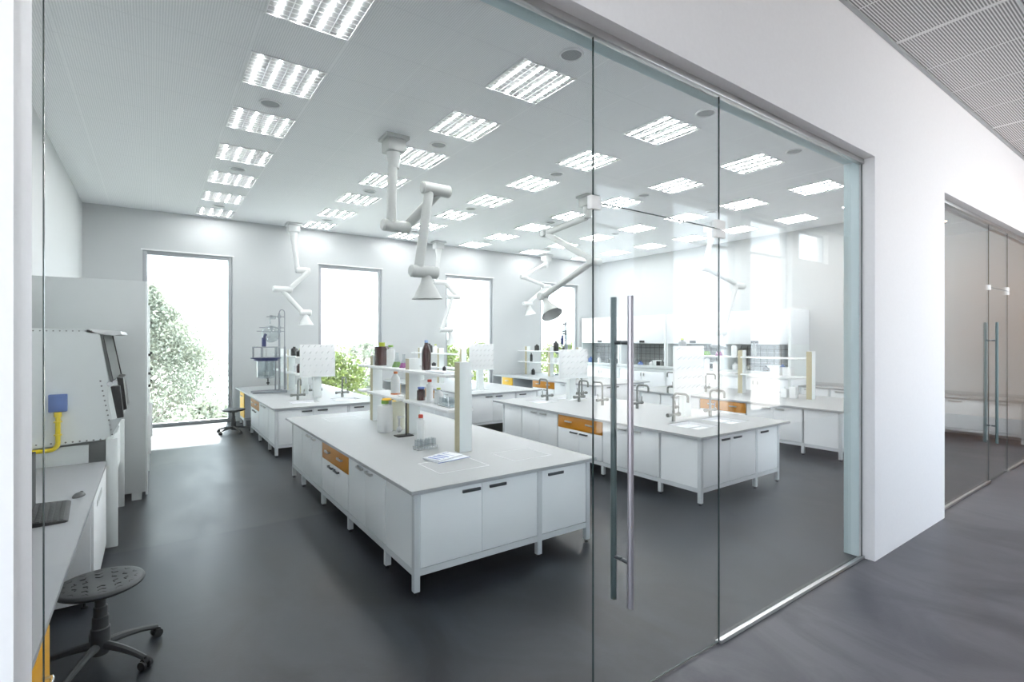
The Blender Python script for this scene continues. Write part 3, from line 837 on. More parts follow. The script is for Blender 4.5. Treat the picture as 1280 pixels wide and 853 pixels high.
bottle('small brown jar with blue lid on the lower shelf of the nearest island', (2.66, 5.66, Z1), P(0.135, 0.052, shoulder=0.84, nr=0.7), MBROWN, (0.042, 0.135, 0.16), capm=MBLCAP, name='jar', cat='jar')
bottle('tall white bottle with red cap on the lower shelf right of the brown jar', (2.66, 5.43, Z1), P(0.235, 0.042, shoulder=0.85, nr=0.5), MPLAST, (0.025, 0.235, 0.265), capm=MRED)
bottle('short white bottle with yellow cap on the lower shelf', (2.68, 5.24, Z1), P(0.16, 0.052, shoulder=0.75, nr=0.4), MPLAST, (0.024, 0.16, 0.18), capm=MLIME)
bottle('slim white squeeze bottle with red cap standing on the nearest island worktop', (2.50, 5.33, TOP), P(0.27, 0.042, shoulder=0.86, nr=0.5), MPLAST, (0.026, 0.27, 0.31), capm=MRED)
bottle('big white jug with green cap on the nearest island worktop', (2.40, 6.16, TOP), P(0.36, 0.095, shoulder=0.86, nr=0.4), MPLAST, (0.045, 0.355, 0.40), capm=MGREEN, name='jug', cat='jug')
bottle('cream plastic jug behind the big white jug on the nearest island', (2.60, 6.22, TOP), P(0.38, 0.085, shoulder=0.86, nr=0.3), MCREAM, None, name='jug', cat='jug')
t = thing('wash_bottle_tray', 'yellow and black scoop lying on top of the white jugs under the lower shelf', 'scoop', (2.41, 6.13, TOP + 0.401))
MB().lathe([(0.0, 0.0), (0.062, 0.0), (0.066, 0.006), (0.05, 0.022), (0.0, 0.026)], seg=20).build('yellow_disc', MYCLOTH, t, rot=(0, 0, 0))
MB().box(0.02, -0.03, 0.004, 0.20, 0.03, -0.012 + 0.02, 0.003).build('black_grip', MBLACK, t)
# retort stand
t = thing('retort_stand', 'black retort stand with clamped round flask on the nearest island worktop', 'stand', (2.48, 5.76, TOP))
MB().box(-0.10, -0.07, 0, 0.10, 0.07, 0.012, 0.002).build('base', MBLACK, t)
MB().cyl((0.03, 0, 0.012), (0.03, 0, 0.42), 0.009).build('rod', MBLACK, t)
MB().cyl((0.03, 0, 0.23), (-0.05, 0, 0.23), 0.005).cyl((-0.06, 0, 0.215), (-0.06, 0, 0.245), 0.022).build('clamp', MSTEEL, t)
g = MB(); g.lathe([(0.0, 0.05), (0.02, 0.053), (0.032, 0.07), (0.034, 0.085), (0.026, 0.105), (0.012, 0.12), (0.012, 0.23), (0.014, 0.235)], c=(-0.06, 0, 0), seg=16)
g.build('flask', MSTEEL, t)
# test tube rack
def tube_rack(label, loc, rz=0.0, nx=7, ny=3, ps=0.034, tubes=True, zt=0.07):
    t = thing('test_tube_rack', label, 'rack', loc, rz, group='glassware racks')
    wx, wy = nx * ps / 2, ny * ps / 2
    r = MB()
    r.box(-wx, -wy, 0.0, wx, wy, 0.006).box(-wx, -wy, 0.035, wx, -wy + 0.004, 0.039).box(-wx, wy - 0.004, 0.035, wx, wy, 0.039)
    r.box(-wx, -wy, 0.035, -wx + 0.004, wy, 0.039).box(wx - 0.004, -wy, 0.035, wx, wy, 0.039)
    for i in range(nx - 1): r.box(-wx + ps * (i + 1) - 0.001, -wy, 0.035, -wx + ps * (i + 1) + 0.001, wy, 0.038)
    for sx in (-1, 1):
        for sy in (-1, 1): r.box(sx * wx - 0.003, sy * wy - 0.003, 0.006, sx * wx + 0.003, sy * wy + 0.003, 0.036)
    r.build('wire_rack', MSTEEL, t)
    if tubes:
        for i in range(nx):
            for j in range(ny):
                if (i * 5 + j * 3) % 7 == 0: continue
                x, y = -wx + ps * (i + 0.5), -wy + ps * (j + 0.5)
                tt = MB().lathe([(0.0, 0.007), (0.006, 0.009), (0.009, 0.016), (0.009, zt + 0.03), (0.011, zt + 0.034), (0.0085, zt + 0.033)], c=(x, y, 0), seg=8)
                tg = tt.build('test_tube', MGLW, t)
    return t
tube_rack('wire rack of glass test tubes on the nearest island worktop behind the booklets', (2.38, 4.96, TOP), 0.15)
tube_rack('wire rack with glassware at the far end of the lower shelf', (2.62, 7.25, Z1), 1.57, 6, 3, zt=0.05)
tube_rack('wire rack with glassware on the lower shelf beside the right upright of the nearest island', (2.66, 4.95, Z1), 1.57, 8, 4, zt=0.06)
tube_rack('wire rack with glassware on the lower shelf of the nearest island left of middle upright', (2.66, 6.10, Z1), 1.57, 6, 4, zt=0.0, tubes=False)
# booklets
t = thing('booklet', 'white printed booklet lying uppermost on the nearest island by the right upright', 'booklet', (2.33, 4.46, TOP + 0.011), 0.35)
MB().box(-0.17, -0.11, 0, 0.17, 0.11, 0.012, 0.002).build('pages', MPAPER, t)
k = MB()
for i in range(3): k.box(-0.14 + 0.06 * i, -0.08, 0.0122, -0.11 + 0.06 * i, 0.07, 0.0130)
k.box(0.06, 0.06, 0.0122, 0.15, 0.068, 0.0130).box(0.06, -0.09, 0.0122, 0.066, 0.06, 0.0130)
k.build('blue_print', MPBLUE, t)
t = thing('booklet', 'blue-edged booklet lying underneath the white one on the nearest island', 'booklet', (2.36, 4.43, TOP), 0.15)
MB().box(-0.19, -0.115, 0, 0.19, 0.115, 0.008, 0.002).build('pages', MPAPER, t)
MB().box(-0.192, -0.117, 0.001, 0.192, -0.1152, 0.006).build('blue_edge', MPBLUE, t)
# papers on top shelf
t = thing('paper_stack', 'flat stack of papers on the top shelf beside the tall brown bottle', 'papers', (2.66, 5.05, Z2))
MB().box(-0.13, -0.22, 0, 0.13, 0.22, 0.012).box(-0.12, -0.20, 0.012, 0.10, 0.22, 0.018).build('pages', MPAPER, t)
bottle('tiny black dropper bottle on the papers on the top shelf', (2.68, 5.10, Z2 + 0.0185), P(0.05, 0.02), MBLACK, None)

# dark bottles on the far shelves
def db(label, x, y, z, h, r, m=MDARKB, cap=None):
    bottle(label, (x, y, z), P(h, r, nr=0.4), m, cap, capm=MLIME if cap else None, group='small bottles on the back shelves')
db('dark square bottle left of the drying board on the back left shelf', 2.62, 12.2, Z2, 0.20, 0.075)
db('dark squat bottle with lime cap above the drying board on the back left shelf', 2.62, 11.25 + 0.35, Z2, 0.14, 0.10, MDARKB, (0.03, 0.13, 0.17))
db('dark red bottle on the lower shelf of the back left bench', 2.62, 11.75, Z1, 0.20, 0.05, MBROWN)
db('white bottle on the lower shelf of the back left bench', 2.64, 12.15, Z1, 0.18, 0.05, MPLAST)
db('dark bottle on the top shelf of the back middle bench', 6.3, 12.9, Z2, 0.25, 0.10)
db('white bottle with lime cap on the top shelf of the back middle bench', 6.3, 12.5, Z2, 0.2, 0.06, MPLAST, (0.03, 0.2, 0.23))
db('dark bottle on the lower shelf of the back middle bench', 6.3, 12.6, Z1, 0.10, 0.06)
db('dark round bottle at the left of the top shelf of the back right bench', 10.2, 13.0, Z2, 0.20, 0.08)
db('tall dark bottle at mid top shelf of the back right bench', 10.2, 12.05, Z2, 0.32, 0.08)
db('tiny dark bottle on the top shelf of the back right bench', 10.2, 11.7, Z2, 0.14, 0.035)
db('slim dark bottle on the lower shelf of the back right bench by the left upright', 10.2, 13.3, Z1, 0.28, 0.045)
db('round dark bottle on the lower shelf of the back right bench', 10.2, 11.45, Z1, 0.22, 0.06)
db('short dark bottle on the back right worktop below the shelves', 10.2, 13.2, TOP, 0.2, 0.06)
for i, (y, h) in enumerate(((11.9, 0.2), (12.05, 0.17), (12.18, 0.2))):
    db('clear white beaker on the lower shelf of the back right bench, %s' % ['nearest the corridor', 'middle one', 'nearest the window'][i], 10.2, y, Z1, h, 0.05, MPLAST)
# right island shelf contents
bottle('tall grey bottle on the top shelf of the right island right of the pull bars', (10.42, 7.62, Z2), P(0.36, 0.085, shoulder=0.8), MTAP, (0.035, 0.35, 0.39), capm=MLIME)
flask('conical flask with green liquid on the top shelf of the right island', (10.42, 6.95, Z2), MGLIQ, 1.5)
flask('conical flask with purple liquid on the top shelf of the right island', (10.42, 6.65, Z2), MPLIQ, 1.4)
bottle('brown jar with blue lid on the right island beside the pull bars', (10.42, 7.30, Z1 - 0.001), P(0.20, 0.085, shoulder=0.85, nr=0.5), MBROWN, (0.05, 0.2, 0.24), capm=MBLCAP, name='jar', cat='jar')
bottle('tall white bottle on the lower shelf of the right island', (10.42, 6.95, Z1), P(0.30, 0.06, shoulder=0.85, nr=0.5), MPLAST, None)
bottle('short white bottle on the lower shelf of the right island', (10.42, 6.72, Z1), P(0.24, 0.07, shoulder=0.85, nr=0.5), MPLAST, None)
for i, (y, h, n) in enumerate(((5.35, 0.17, 'left'), (5.12, 0.17, 'right'))):
    o = thing('small_carton', 'square white carton on the lower shelf of the right island, %s of two' % n, 'carton', (10.42, y, Z1), group='cartons on the right island')
    MB().box(-0.07, -0.08, 0, 0.07, 0.08, h, 0.003).build('box', MPLAST, o)
    MB().box(-0.04, -0.05, h, 0.04, 0.05, h + 0.008, 0.002).build('lid', MPALE, o)
for i, (y, h, n) in enumerate(((5.15, 0.17, 'shorter white'), (4.98, 0.22, 'taller white'))):
    o = thing('dispenser_bottle', '%s square dispenser on the right island worktop' % n, 'dispenser', (10.35, y, TOP))
    MB().box(-0.06, -0.06, 0, 0.06, 0.06, h, 0.006).build('body', MPLAST, o)
    MB().cyl((0, 0, h), (0, 0, h + 0.03), 0.018).box(-0.05, -0.008, h + 0.025, 0.015, 0.008, h + 0.035).build('pump', MPALE, o)
bottle('dark grey bottle on the right island top shelf beside the door hinge seam', (10.42, 5.98 - 0.15, Z2), P(0.30, 0.05, shoulder=0.8), MTAP, None)
bottle('white bottle on the right island top shelf beside the dark grey bottle', (10.42, 6.28, Z2), P(0.24, 0.06, shoulder=0.85, nr=0.6), MPLAST, None)

# glass reactor rigs
def reactor():
    t = thing('glass_reactor', 'jacketed glass reactor in steel rig with navy ring on the back left bench', 'glass reactor', (2.08, 12.1, TOP), group='glass reactor rigs')
    f = MB()
    f.box(-0.34, -0.16, 0.0, 0.34, -0.11, 0.05, 0.003).box(-0.34, 0.11, 0.0, 0.34, 0.16, 0.05, 0.003).box(0.26, -0.11, 0.0, 0.34, 0.11, 0.05)
    f.build('foot_frame', MRIG, t)
    for x, r, h in ((0.13, 0.016, 1.0), (0.21, 0.022, 1.74), (0.32, 0.022, 1.0)):
        MB().cyl((x, 0, 0.05), (x, 0, h), r).build('upright', MRIG, t)
    a = [(0.21, 0, 1.0), (0.21, 0, 1.74)] + [(0.265 - 0.055 * math.cos(math.pi * k / 8), 0, 1.74 + 0.08 * math.sin(math.pi * k / 8)) for k in range(1, 8)] + [(0.32, 0, 1.74), (0.32, 0, 1.0)]
    MB().tube(a, 0.012, seg=8).build('arch_rod', MRIG, t)
    k = MB()
    for z in (1.66, 1.42, 1.34): k.cyl((-0.05 + (1.66 - z) * -0.6, 0, z), (0.33, 0, z), 0.010, seg=8).box(0.18, -0.03, z - 0.03, 0.24, 0.03, z + 0.03).box(0.02, -0.025, z - 0.025, 0.07, 0.025, z + 0.03)
    k.build('clamp_rods', MRIG, t)
    MB().lathe([(0.0, 0.985), (0.27, 0.985), (0.27, 1.005), (0.0, 1.005)], c=(-0.06, 0, 0), seg=28).build('upper_plate', MRIG, t)
    MB().lathe([(0.15, 0.745), (0.30, 0.745), (0.30, 0.765), (0.15, 0.765)], c=(-0.06, 0, 0), seg=28).lathe([(0.16, 0.70), (0.24, 0.70), (0.24, 0.745), (0.16, 0.745)], c=(-0.06, 0, 0), seg=28).build('navy_ring', MNAVY, t)
    for an in (0.4, 1.7, 2.9, 4.2, 5.4):
        MB().cyl((-0.06 + 0.25 * math.cos(an), 0.25 * math.sin(an), 0.765), (-0.06 + 0.25 * math.cos(an), 0.25 * math.sin(an), 0.985), 0.018, seg=10).build('spacer', MRIG, t)
    MB().lathe([(0.0, 0.30), (0.12, 0.31), (0.185, 0.34), (0.19, 0.38), (0.19, 0.70), (0.18, 0.70), (0.18, 0.38), (0.0, 0.33)], c=(-0.06, 0, 0), seg=24).build('jacket_vessel', MGLW, t)
    MB().cyl((-0.06, 0, 0.40), (-0.06, 0, 1.25), 0.012).box(-0.12, -0.004, 0.38, 0.0, 0.004, 0.46).build('stirrer_shaft', MSTEEL, t)
    prof = [(0.19 * math.sin(math.pi * k / 14) + 0.0001, 1.28 - 0.19 * math.cos(math.pi * k / 14)) for k in range(15)]
    MB().lathe(prof, c=(0.04, 0, 0), seg=24).build('round_flask', MGLW, t)
    MB().cyl((-0.10, 0, 1.005), (-0.10, 0, 1.20), 0.045).cyl((-0.10, 0, 1.20), (-0.06, 0, 1.28), 0.03).build('navy_drive', MNAVY, t)
    MB().cyl((0.02, 0, 1.5), (0.02, 0, 1.62), 0.016).lathe([(0.05, 1.60), (0.065, 1.64), (0.05, 1.68)], c=(0.08, 0, 0)).build('condenser', MGLW, t)
    MB().cyl((-0.02, 0, 0.17), (-0.02, 0, 0.31), 0.012).box(-0.05, -0.01, 0.20, 0.01, 0.01, 0.23).build('drain_tap', MBLACK, t)
    return t
rx = reactor()
dup(rx, 'glass reactor with steel arch seen above the drying board at the back right bench', (10.98, 12.6, TOP), 0.5)

# ================================================================ LEFT WALL FURNITURE
# desk
DX = -0.35
t = thing('desk', 'long grey desk top along the left wall carrying the keyboard', 'desk', (0, 0, 0))
MB().box(LX + 0.002, 2.12, 0.81, DX, 6.17, 0.84, 0.002).build('slab', MDESK, t)
MB().box(LX + 0.04, 2.14, 0.0, LX + 0.06, 6.15, 0.808).build('back_panel', MDGREY, t)
t = thing('desk_pedestal', 'amber yellow desk pedestal with steel bow handle at the near end of the desk', 'cabinet', (0, 0, 0))
MB().box(-1.0, 2.16, 0.06, DX - 0.02, 2.88, 0.808, 0.003).build('body', MAMBER, t)
for z0, z1 in ((0.44, 0.80), (0.08, 0.43)):
    d = MB().box(DX - 0.0195, 2.17, z0, DX - 0.001, 2.87, z1, 0.003).build('drawer', MAMBER, t)
    zz = z1 - 0.13
    MB().tube([(DX - 0.002, 2.44, zz), (DX + 0.03, 2.44, zz), (DX + 0.034, 2.46, zz), (DX + 0.034, 2.66, zz), (DX + 0.03, 2.68, zz), (DX - 0.002, 2.68, zz)], 0.007, seg=8).build('handle', MCHROME, d)
t = thing('desk_cabinet', 'white under-desk cabinet with three small vents beside the safety cabinet', 'cabinet', (0, 0, 0))
MB().box(-1.0, 4.86, 0.06, DX - 0.02, 6.12, 0.808, 0.003).build('body', MWHITE, t)
MB().box(DX - 0.0195, 4.87, 0.07, DX - 0.002, 6.11, 0.806, 0.002).build('front', MWHITE, t)
k = MB()
for i in range(3): k.box(DX - 0.0018, 5.12 + 0.16 * i, 0.69, DX + 0.002, 5.24 + 0.16 * i, 0.735)
k.build('vents', MGREY, t)
for x in (-0.95, DX - 0.06):
    for y in (4.92, 6.05):
        MB().lathe([(0.022, 0), (0.024, 0.008), (0.008, 0.014), (0.008, 0.06)], c=(x, y, 0), seg=12).build('foot', MBLACK, t)
# keyboard
t = thing('keyboard', 'black keyboard lying on the grey desk', 'keyboard', (-0.555, 4.50, 0.8405), math.radians(4))
MB().prism([(-0.10, 0.0), (0.09, 0.0), (0.105, 0.006), (0.09, 0.016), (-0.09, 0.026), (-0.10, 0.02)], -0.26, 0.26).build('case', MBLACK, t)
k = MB()
for i in range(18):
    for j in range(6):
        x = -0.08 + 0.028 * j; y = -0.245 + 0.0275 * i
        zz = 0.0245 - 0.055 * (x + 0.09)
        k.box(x, y, zz - 0.004, x + 0.022, y + 0.022, zz + 0.006, 0.002)
k.build('keys', MDGREY, t)['kind'] = 'stuff'
t = thing('computer_mouse', 'black computer mouse beyond the keyboard', 'mouse', (-0.44, 4.90, 0.8405), 1.2)
m_ = MB(); bmesh.ops.create_uvsphere(m_.bm, u_segments=20, v_segments=12, radius=1.0)
for v in m_.bm.verts: v.co = Vector((v.co.x * 0.058, v.co.y * 0.033, max(v.co.z, 0) * 0.03))
for f in m_.bm.faces: f.smooth = True
m_.build('shell', MDGREY, t)
MB().cyl((0.035, -0.006, 0.022), (0.035, 0.006, 0.022), 0.008).build('wheel', MBLACK, t)
# monitor seen edge on
t = thing('computer_monitor', 'black monitor seen almost edge-on beside the left door jamb', 'monitor', (-0.64, 4.25, 0.8405))
MB().prism([(-0.09, 0), (0.03, 0), (0.03, 0.008), (-0.09, 0.012)], -0.12, 0.12).build('foot', MBLACK, t)
MB().box(-0.045, -0.03, 0.01, -0.022, 0.03, 0.25, 0.003).build('stand', MBLACK, t)
MB().box(-0.02, -0.28, 0.07, 0.018, 0.28, 0.42, 0.004).build('screen_case', MBLACK, t)
MB().box(0.0181, -0.265, 0.085, 0.019, 0.265, 0.405).build('screen', MDGREY, t)

# biosafety cabinet
A0, A1 = 6.20, 7.68
t = thing('safety_cabinet', 'large white biological safety cabinet with slanted sash on the left wall', 'safety cabinet', (0, 0, 0))
prof = [(LX + 0.05, 1.0), (-0.375, 1.04), (-0.275, 1.10), (-0.255, 1.16), (-0.30, 1.18), (-0.345, 1.40), (-0.335, 1.585), (-0.405, 2.04), (-0.44, 2.06), (-0.50, 2.095), (LX + 0.05, 2.10)]
MB().prism(prof, A0, A0 + 0.03).build('side_cheek', MPALE, t)
MB().prism(prof, A1 - 0.03, A1).build('side_cheek', MPALE, t)
MB().prism([(LX + 0.052, 1.002), (-0.40, 1.04), (-0.50, 1.05), (-0.50, 2.085), (LX + 0.052, 2.098)], A0 + 0.031, A1 - 0.031).build('body', MPALE, t)
MB().prism([(-0.50, 2.098), (-0.25, 2.075), (-0.24, 2.045), (-0.30, 2.035), (-0.50, 2.06)], A0, A1).build('canopy', MPLAST, t)
MB().prism([(-0.402, 2.04), (-0.385, 2.04), (-0.305, 1.585), (-0.330, 1.585)], A0 + 0.005, A1 - 0.005).build('sash', MSASH, t)
MB().prism([(-0.384, 2.04), (-0.374, 2.04), (-0.294, 1.58), (-0.304, 1.58)], A1 - 0.06, A1).prism([(-0.384, 2.04), (-0.378, 2.04), (-0.298, 1.58), (-0.304, 1.58)], A0, A0 + 0.02).build('sash_trim', MBLACK, t)
MB().cyl((-0.33, A0 - 0.01, 1.57), (-0.33, A0 + 0.02, 1.57), 0.022).cyl((-0.29, A0 - 0.01, 1.585), (-0.29, A0 + 0.02, 1.585), 0.02).build('sash_rollers', MCHROME, t)
MB().prism([(-0.325, 1.54), (-0.255, 1.545), (-0.225, 1.24), (-0.275, 1.235)], A0 + 0.002, A0 + 0.14).build('arm_rest', MBLACK, t)
MB().prism([(-0.285, 1.62), (-0.235, 1.61), (-0.205, 1.30), (-0.235, 1.29)], A0 + 0.16, A0 + 0.46).build('arm_rest', MBLACK, t)
MB().prism([(-0.285, 1.62), (-0.235, 1.61), (-0.205, 1.30), (-0.235, 1.29)], A0 + 0.52, A0 + 0.80).build('arm_rest', MBLACK, t)
MB().prism([(-0.335, 1.225), (-0.235, 1.235), (-0.325, 1.06)], A0 - 0.003, A0 + 0.002).build('side_window', MGREY, t)
for y in (A0, A1 - 0.05):
    MB().box(-0.36, y, 0.0, -0.27, y + 0.05, 1.04, 0.003).box(LX + 0.06, y, 0.0, LX + 0.12, y + 0.05, 1.0, 0.003).build('leg', MPALE, t)
MB().box(-0.36, A0 + 0.05, 0.55, -0.31, A1 - 0.05, 1.03).build('apron', MPALE, t)
MB().box(LX + 0.12, A0 + 0.01, 0.40, -0.36, A0 + 0.04, 0.46).build('stretcher', MPALE, t)
MB().box(LX + 0.12, A0 + 0.045, 0.10, -0.49, A0 + 0.065, 0.999).build('added_gap_panel', MPALE, t)  # pale panel added to lighten the shaded gap under the cabinet
rv = MB()
for i in range(14): rv.cyl((-1.05 + 0.05 * i, A0 - 0.003, 1.045), (-1.05 + 0.05 * i, A0, 1.045), 0.008, seg=6)
for i in range(12): rv.cyl((-0.40 + 0.0 * i - 0.012 * (11 - i) * 0 + (i * 0.008), A0 - 0.003, 1.60 - 0.047 * i), (-0.40 + i * 0.008, A0, 1.60 - 0.047 * i), 0.008, seg=6)
for i in range(14): rv.cyl((-1.05 + 0.045 * i, A0 - 0.003, 2.075), (-1.05 + 0.045 * i, A0, 2.075), 0.006, seg=6)
rv.build('screw_heads', MSCREW, t)['kind'] = 'stuff'
t = thing('junction_box', 'blue square box on the side of the safety cabinet above the yellow pipe', 'box', (-0.70, A0 - 0.0005, 1.415))
MB().box(-0.065, -0.045, -0.08, 0.065, 0, 0.08, 0.006).build('case', MBLUE, t)
MB().box(-0.053, -0.048, -0.067, 0.053, -0.045, 0.067, 0.002).build('cover', MBLUE, t)
pts = [(-0.70, A0 - 0.03, 1.334), (-0.70, A0 - 0.03, 1.05)] + [(-0.70 - 0.06 * (1 - math.cos(math.pi / 2 * k / 5)), A0 - 0.03, 1.05 - 0.06 * math.sin(math.pi / 2 * k / 5)) for k in range(1, 6)] + [(LX + 0.03, A0 - 0.03, 0.985)]
t = thing('gas_pipe', 'bent yellow pipe running down from the blue box', 'pipe', (0, 0, 0))
MB().tube(pts, 0.019, seg=12).build('pipe', MPIPE, t)
MB().cyl((-0.70, A0 - 0.03, 1.29), (-0.70, A0 - 0.03, 1.334), 0.028).cyl((-0.70, A0 - 0.03, 1.24), (-0.70, A0 - 0.03, 1.25), 0.03).cyl((-0.70, A0 - 0.03, 1.12), (-0.70, A0 - 0.03, 1.13), 0.028).build('coupling', MPIPE, t)
# tall cupboards
def tall(label, y0, y1, x1, zt, extra):
    t = thing('tall_cupboard', label, 'cupboard', (0, 0, 0))
    MB().box(LX + 0.002, y0, 0.09, x1 - 0.022, y1, zt, 0.003).box(x1 - 0.16, y0, 0.0, x1 - 0.06, y1, 0.09).build('body', MGREY, t)
    d = MB().box(x1 - 0.0215, y0 + 0.003, 0.05, x1, (y0 + y1) / 2 - 0.002, zt - 0.15 * extra, 0.002).build('door', MPALE, t)
    d2 = MB().box(x1 - 0.0215, (y0 + y1) / 2 + 0.002, 0.05, x1, y1 - 0.003, zt - 0.15 * extra, 0.002).build('door', MPALE, t)
    for z in (1.30, 1.48, 1.75): MB().box(x1, y1 - 0.10, z, x1 + 0.03, y1 - 0.06, z + 0.035).build('catch', MBLACK, d2)
    MB().box(x1, y0 + 0.05, 0.55, x1 + 0.035, y0 + 0.08, 1.05, 0.003).build('handle', MPLAST, d)
tall('tall grey cupboard behind the safety cabinet beside the first window', 7.84, 9.2, -0.045, 2.722, 0.0)
tall('second grey cupboard further along the left wall towards the window', 9.22, 10.4, -0.03, 2.5, 0.0)

# stools
def stool(label, x, y, rz, seat_z):
    t = thing('swivel_stool', label, 'stool', (x, y, 0), rz, group='dark swivel stools')
    s = seat_z
    MB().lathe([(0.0, s - 0.05), (0.12, s - 0.05), (0.195, s - 0.042), (0.221, s - 0.027), (0.226, s - 0.015), (0.219, s - 0.004), (0.207, s), (0.14, s - 0.003), (0.0, s - 0.005)], seg=56).build('seat', MDGREY, t)
    k = MB()
    rnd = random.Random(3)
    for ring, n in ((0.07, 6), (0.12, 10), (0.17, 14)):
        for i in range(n):
            an = 2 * math.pi * (i + 0.5 * (n % 4 > 0)) / n
            cx, cy = ring * math.cos(an), ring * math.sin(an)
            for sg in (-1, 1):
                a2 = an + sg * 0.9
                ex, ey = cx + 0.024 * math.cos(a2), cy + 0.024 * math.sin(a2)
                k.cyl((cx, cy, s - 0.0035), (ex, ey, s - 0.0035), 0.0038, seg=6)
    k.build('grip_pattern', MBLACK, t)
    MB().lathe([(0.035, s - 0.075), (0.085, s - 0.07), (0.085, s - 0.046), (0.0, s - 0.046)], seg=24).build('seat_plate', MBLACK, t)
    MB().cyl((0.02, 0.0, s - 0.065), (0.10, 0.03, s - 0.068), 0.010).box(0.09, 0.01, s - 0.078, 0.14, 0.05, s - 0.062, 0.004).build('lever', MDGREY, t)
    MB().lathe([(0.045, 0.06), (0.050, 0.08), (0.050, 0.22), (0.042, 0.225), (0.042, 0.29), (0.036, 0.295), (0.036, 0.35), (0.028, 0.355), (0.028, s - 0.06), (0.0, s - 0.06)], seg=24).build('gas_column', MDGREY, t)
    for i in range(5):
        an = 2 * math.pi * i / 5 + 0.35
        c, q = math.cos(an), math.sin(an)
        pts, rad = [], []
        for j in range(9):
            u = j / 8
            r = 0.03 + 0.29 * u
            pts.append((r * c, r * q, 0.115 - 0.05 * u * u)); rad.append(0.026 - 0.010 * u)
        leg = MB().tube(pts, 0.02, seg=8, radii=rad)
        for v in leg.bm.verts:
            v.co.z = 0.095 + (v.co.z - 0.095) * 1.0
        lg = leg.build('leg', MDGREY, t)
        px, py = 0.32 * c, 0.32 * q
        n = Vector((-q, c, 0))
        cst = MB()
        for sg in (-1, 1):
            a = Vector((px, py, 0.027)) + n * (sg * 0.012); b = Vector((px, py, 0.027)) + n * (sg * 0.030)
            cst.cyl(a, b, 0.0265, seg=16)
        cst.cyl((px, py, 0.03), (px, py, 0.075), 0.010, seg=10).cyl(Vector((px, py, 0.046)) - n * 0.02, Vector((px, py, 0.046)) + n * 0.02, 0.018, seg=10)
        cst.build('caster', MBLACK, lg)
    return t
st = stool('dark grey round swivel stool half under the desk by the left jamb', -0.26, 4.03, 0.12, 0.505)
dup(st, 'dark swivel stool at the kneehole of the back left bench', (1.42, 12.30, 0), 0.9)

# ================================================================ FUME HOODS on the right wall
HX = 13.0
hood_n = ['nearest the corridor', 'second from the corridor', 'third from the corridor', 'nearest the far windows']
hy = [6.31, 8.2, 10.08, 12.0, 13.9]
for i in range(4):
    a, b = hy[i] + 0.004, hy[i + 1] - 0.004
    t = thing('fume_hood', 'white wall fume hood with raised sash, %s' % hood_n[i], 'fume hood', (HX, a, 0), group='fume hoods on the right wall')
    L = b - a
    D = RX - HX - 0.005
    MB().box(0.0, 0, 1.86, D, L, 2.76, 0.004).build('upper_casing', MWHITE, t)
    MB().box(0.0, 0, 0.12, D, L, 0.98, 0.004).box(0.05, 0.02, 0, D, L - 0.02, 0.12).build('base_cabinet', MWHITE, t)
    for k in range(2):
        d = MB().box(-0.02, 0.02 + k * L / 2, 0.14, -0.001, L / 2 - 0.01 + k * L / 2, 0.93, 0.003).build('door', MWHITE, t)
        MB().box(-0.045, L / 2 - 0.10 + k * 0.12, 0.80, -0.0205, L / 2 - 0.075 + k * 0.12, 0.90).build('handle', MSTEEL, d)
    MB().box(-0.03, 0, 0.985, D, L, 1.04, 0.004).build('work_surface', MPALE, t)
    MB().box(-0.05, 0.0, 1.045, 0.02, L, 1.16, 0.01).build('sill_airfoil', MGREY, t)
    MB().box(0.0, 0, 1.04, D, 0.05, 1.86).box(0.0, L - 0.05, 1.04, D, L, 1.86).build('side_wall', MPALE, t)
    MB().box(D - 0.03, 0.05, 1.04, D, L - 0.05, 1.86).build('back_liner', MGREY, t)
    MB().box(-0.04, -0.002, 0.70, -0.002, 0.06, 2.76, 0.004).build('front_bar', MPALE, t)  # slim pale bar at the front edge of each hood
    s = MB()
    for z in (1.33, 1.62): s.box(D - 0.28, 0.10, z, D - 0.04, L - 0.10, z + 0.015)
    s.build('inner_shelf', MSTEEL, t)
    g = MB()
    for k in range(9):
        yy = 0.2 + k * (L - 0.4) / 8
        g.cyl((D - 0.31, yy, 1.10), (D - 0.31, yy, 1.80), 0.008, seg=8)
    for z in (1.25, 1.5, 1.72): g.cyl((D - 0.31, 0.12, z), (D - 0.31, L - 0.12, z), 0.008, seg=8)
    g.build('scaffold_grid', MTAP, t)
    MB().box(-0.012, L / 2 - 0.10, 1.88, -0.001, L / 2 + 0.10, 1.95).build('control_panel', MBLACK, t)
    rnd = random.Random(20 + i)
    desc = ['left end', 'left of centre', 'right of centre', 'right end']
    for k in range(4):
        y = a + L * (0.86 - 0.23 * k)
        mm, cn, mc = [(MPLAST, 'white', MRED), (MTAP, 'grey', MLIME), (MDARKB, 'black', MPLAST), (MBLUE, 'blue', MPLAST)][(k + i) % 4]
        bottle('%s bottle, %s of fume hood %s' % (cn, desc[k], hood_n[i]), (HX + 0.22, y, 1.0405), P(0.22 + 0.1 * rnd.random(), 0.06 + 0.03 * rnd.random(), shoulder=0.75), mm, None, group='bottles in the fume hoods')
    # analytical instruments inside
    o = thing('instrument_box', 'boxy grey instrument in fume hood %s' % hood_n[i], 'instrument', (HX + 0.40, a + L * 0.30, 1.0405), group='instruments in the fume hoods')
    MB().box(-0.06, -0.24, 0, 0.18, 0.24, 0.27, 0.005).build('case', MPALE, o)
    MB().box(-0.063, -0.20, 0.08, -0.06, 0.08, 0.24).build('window', MBLACK, o)

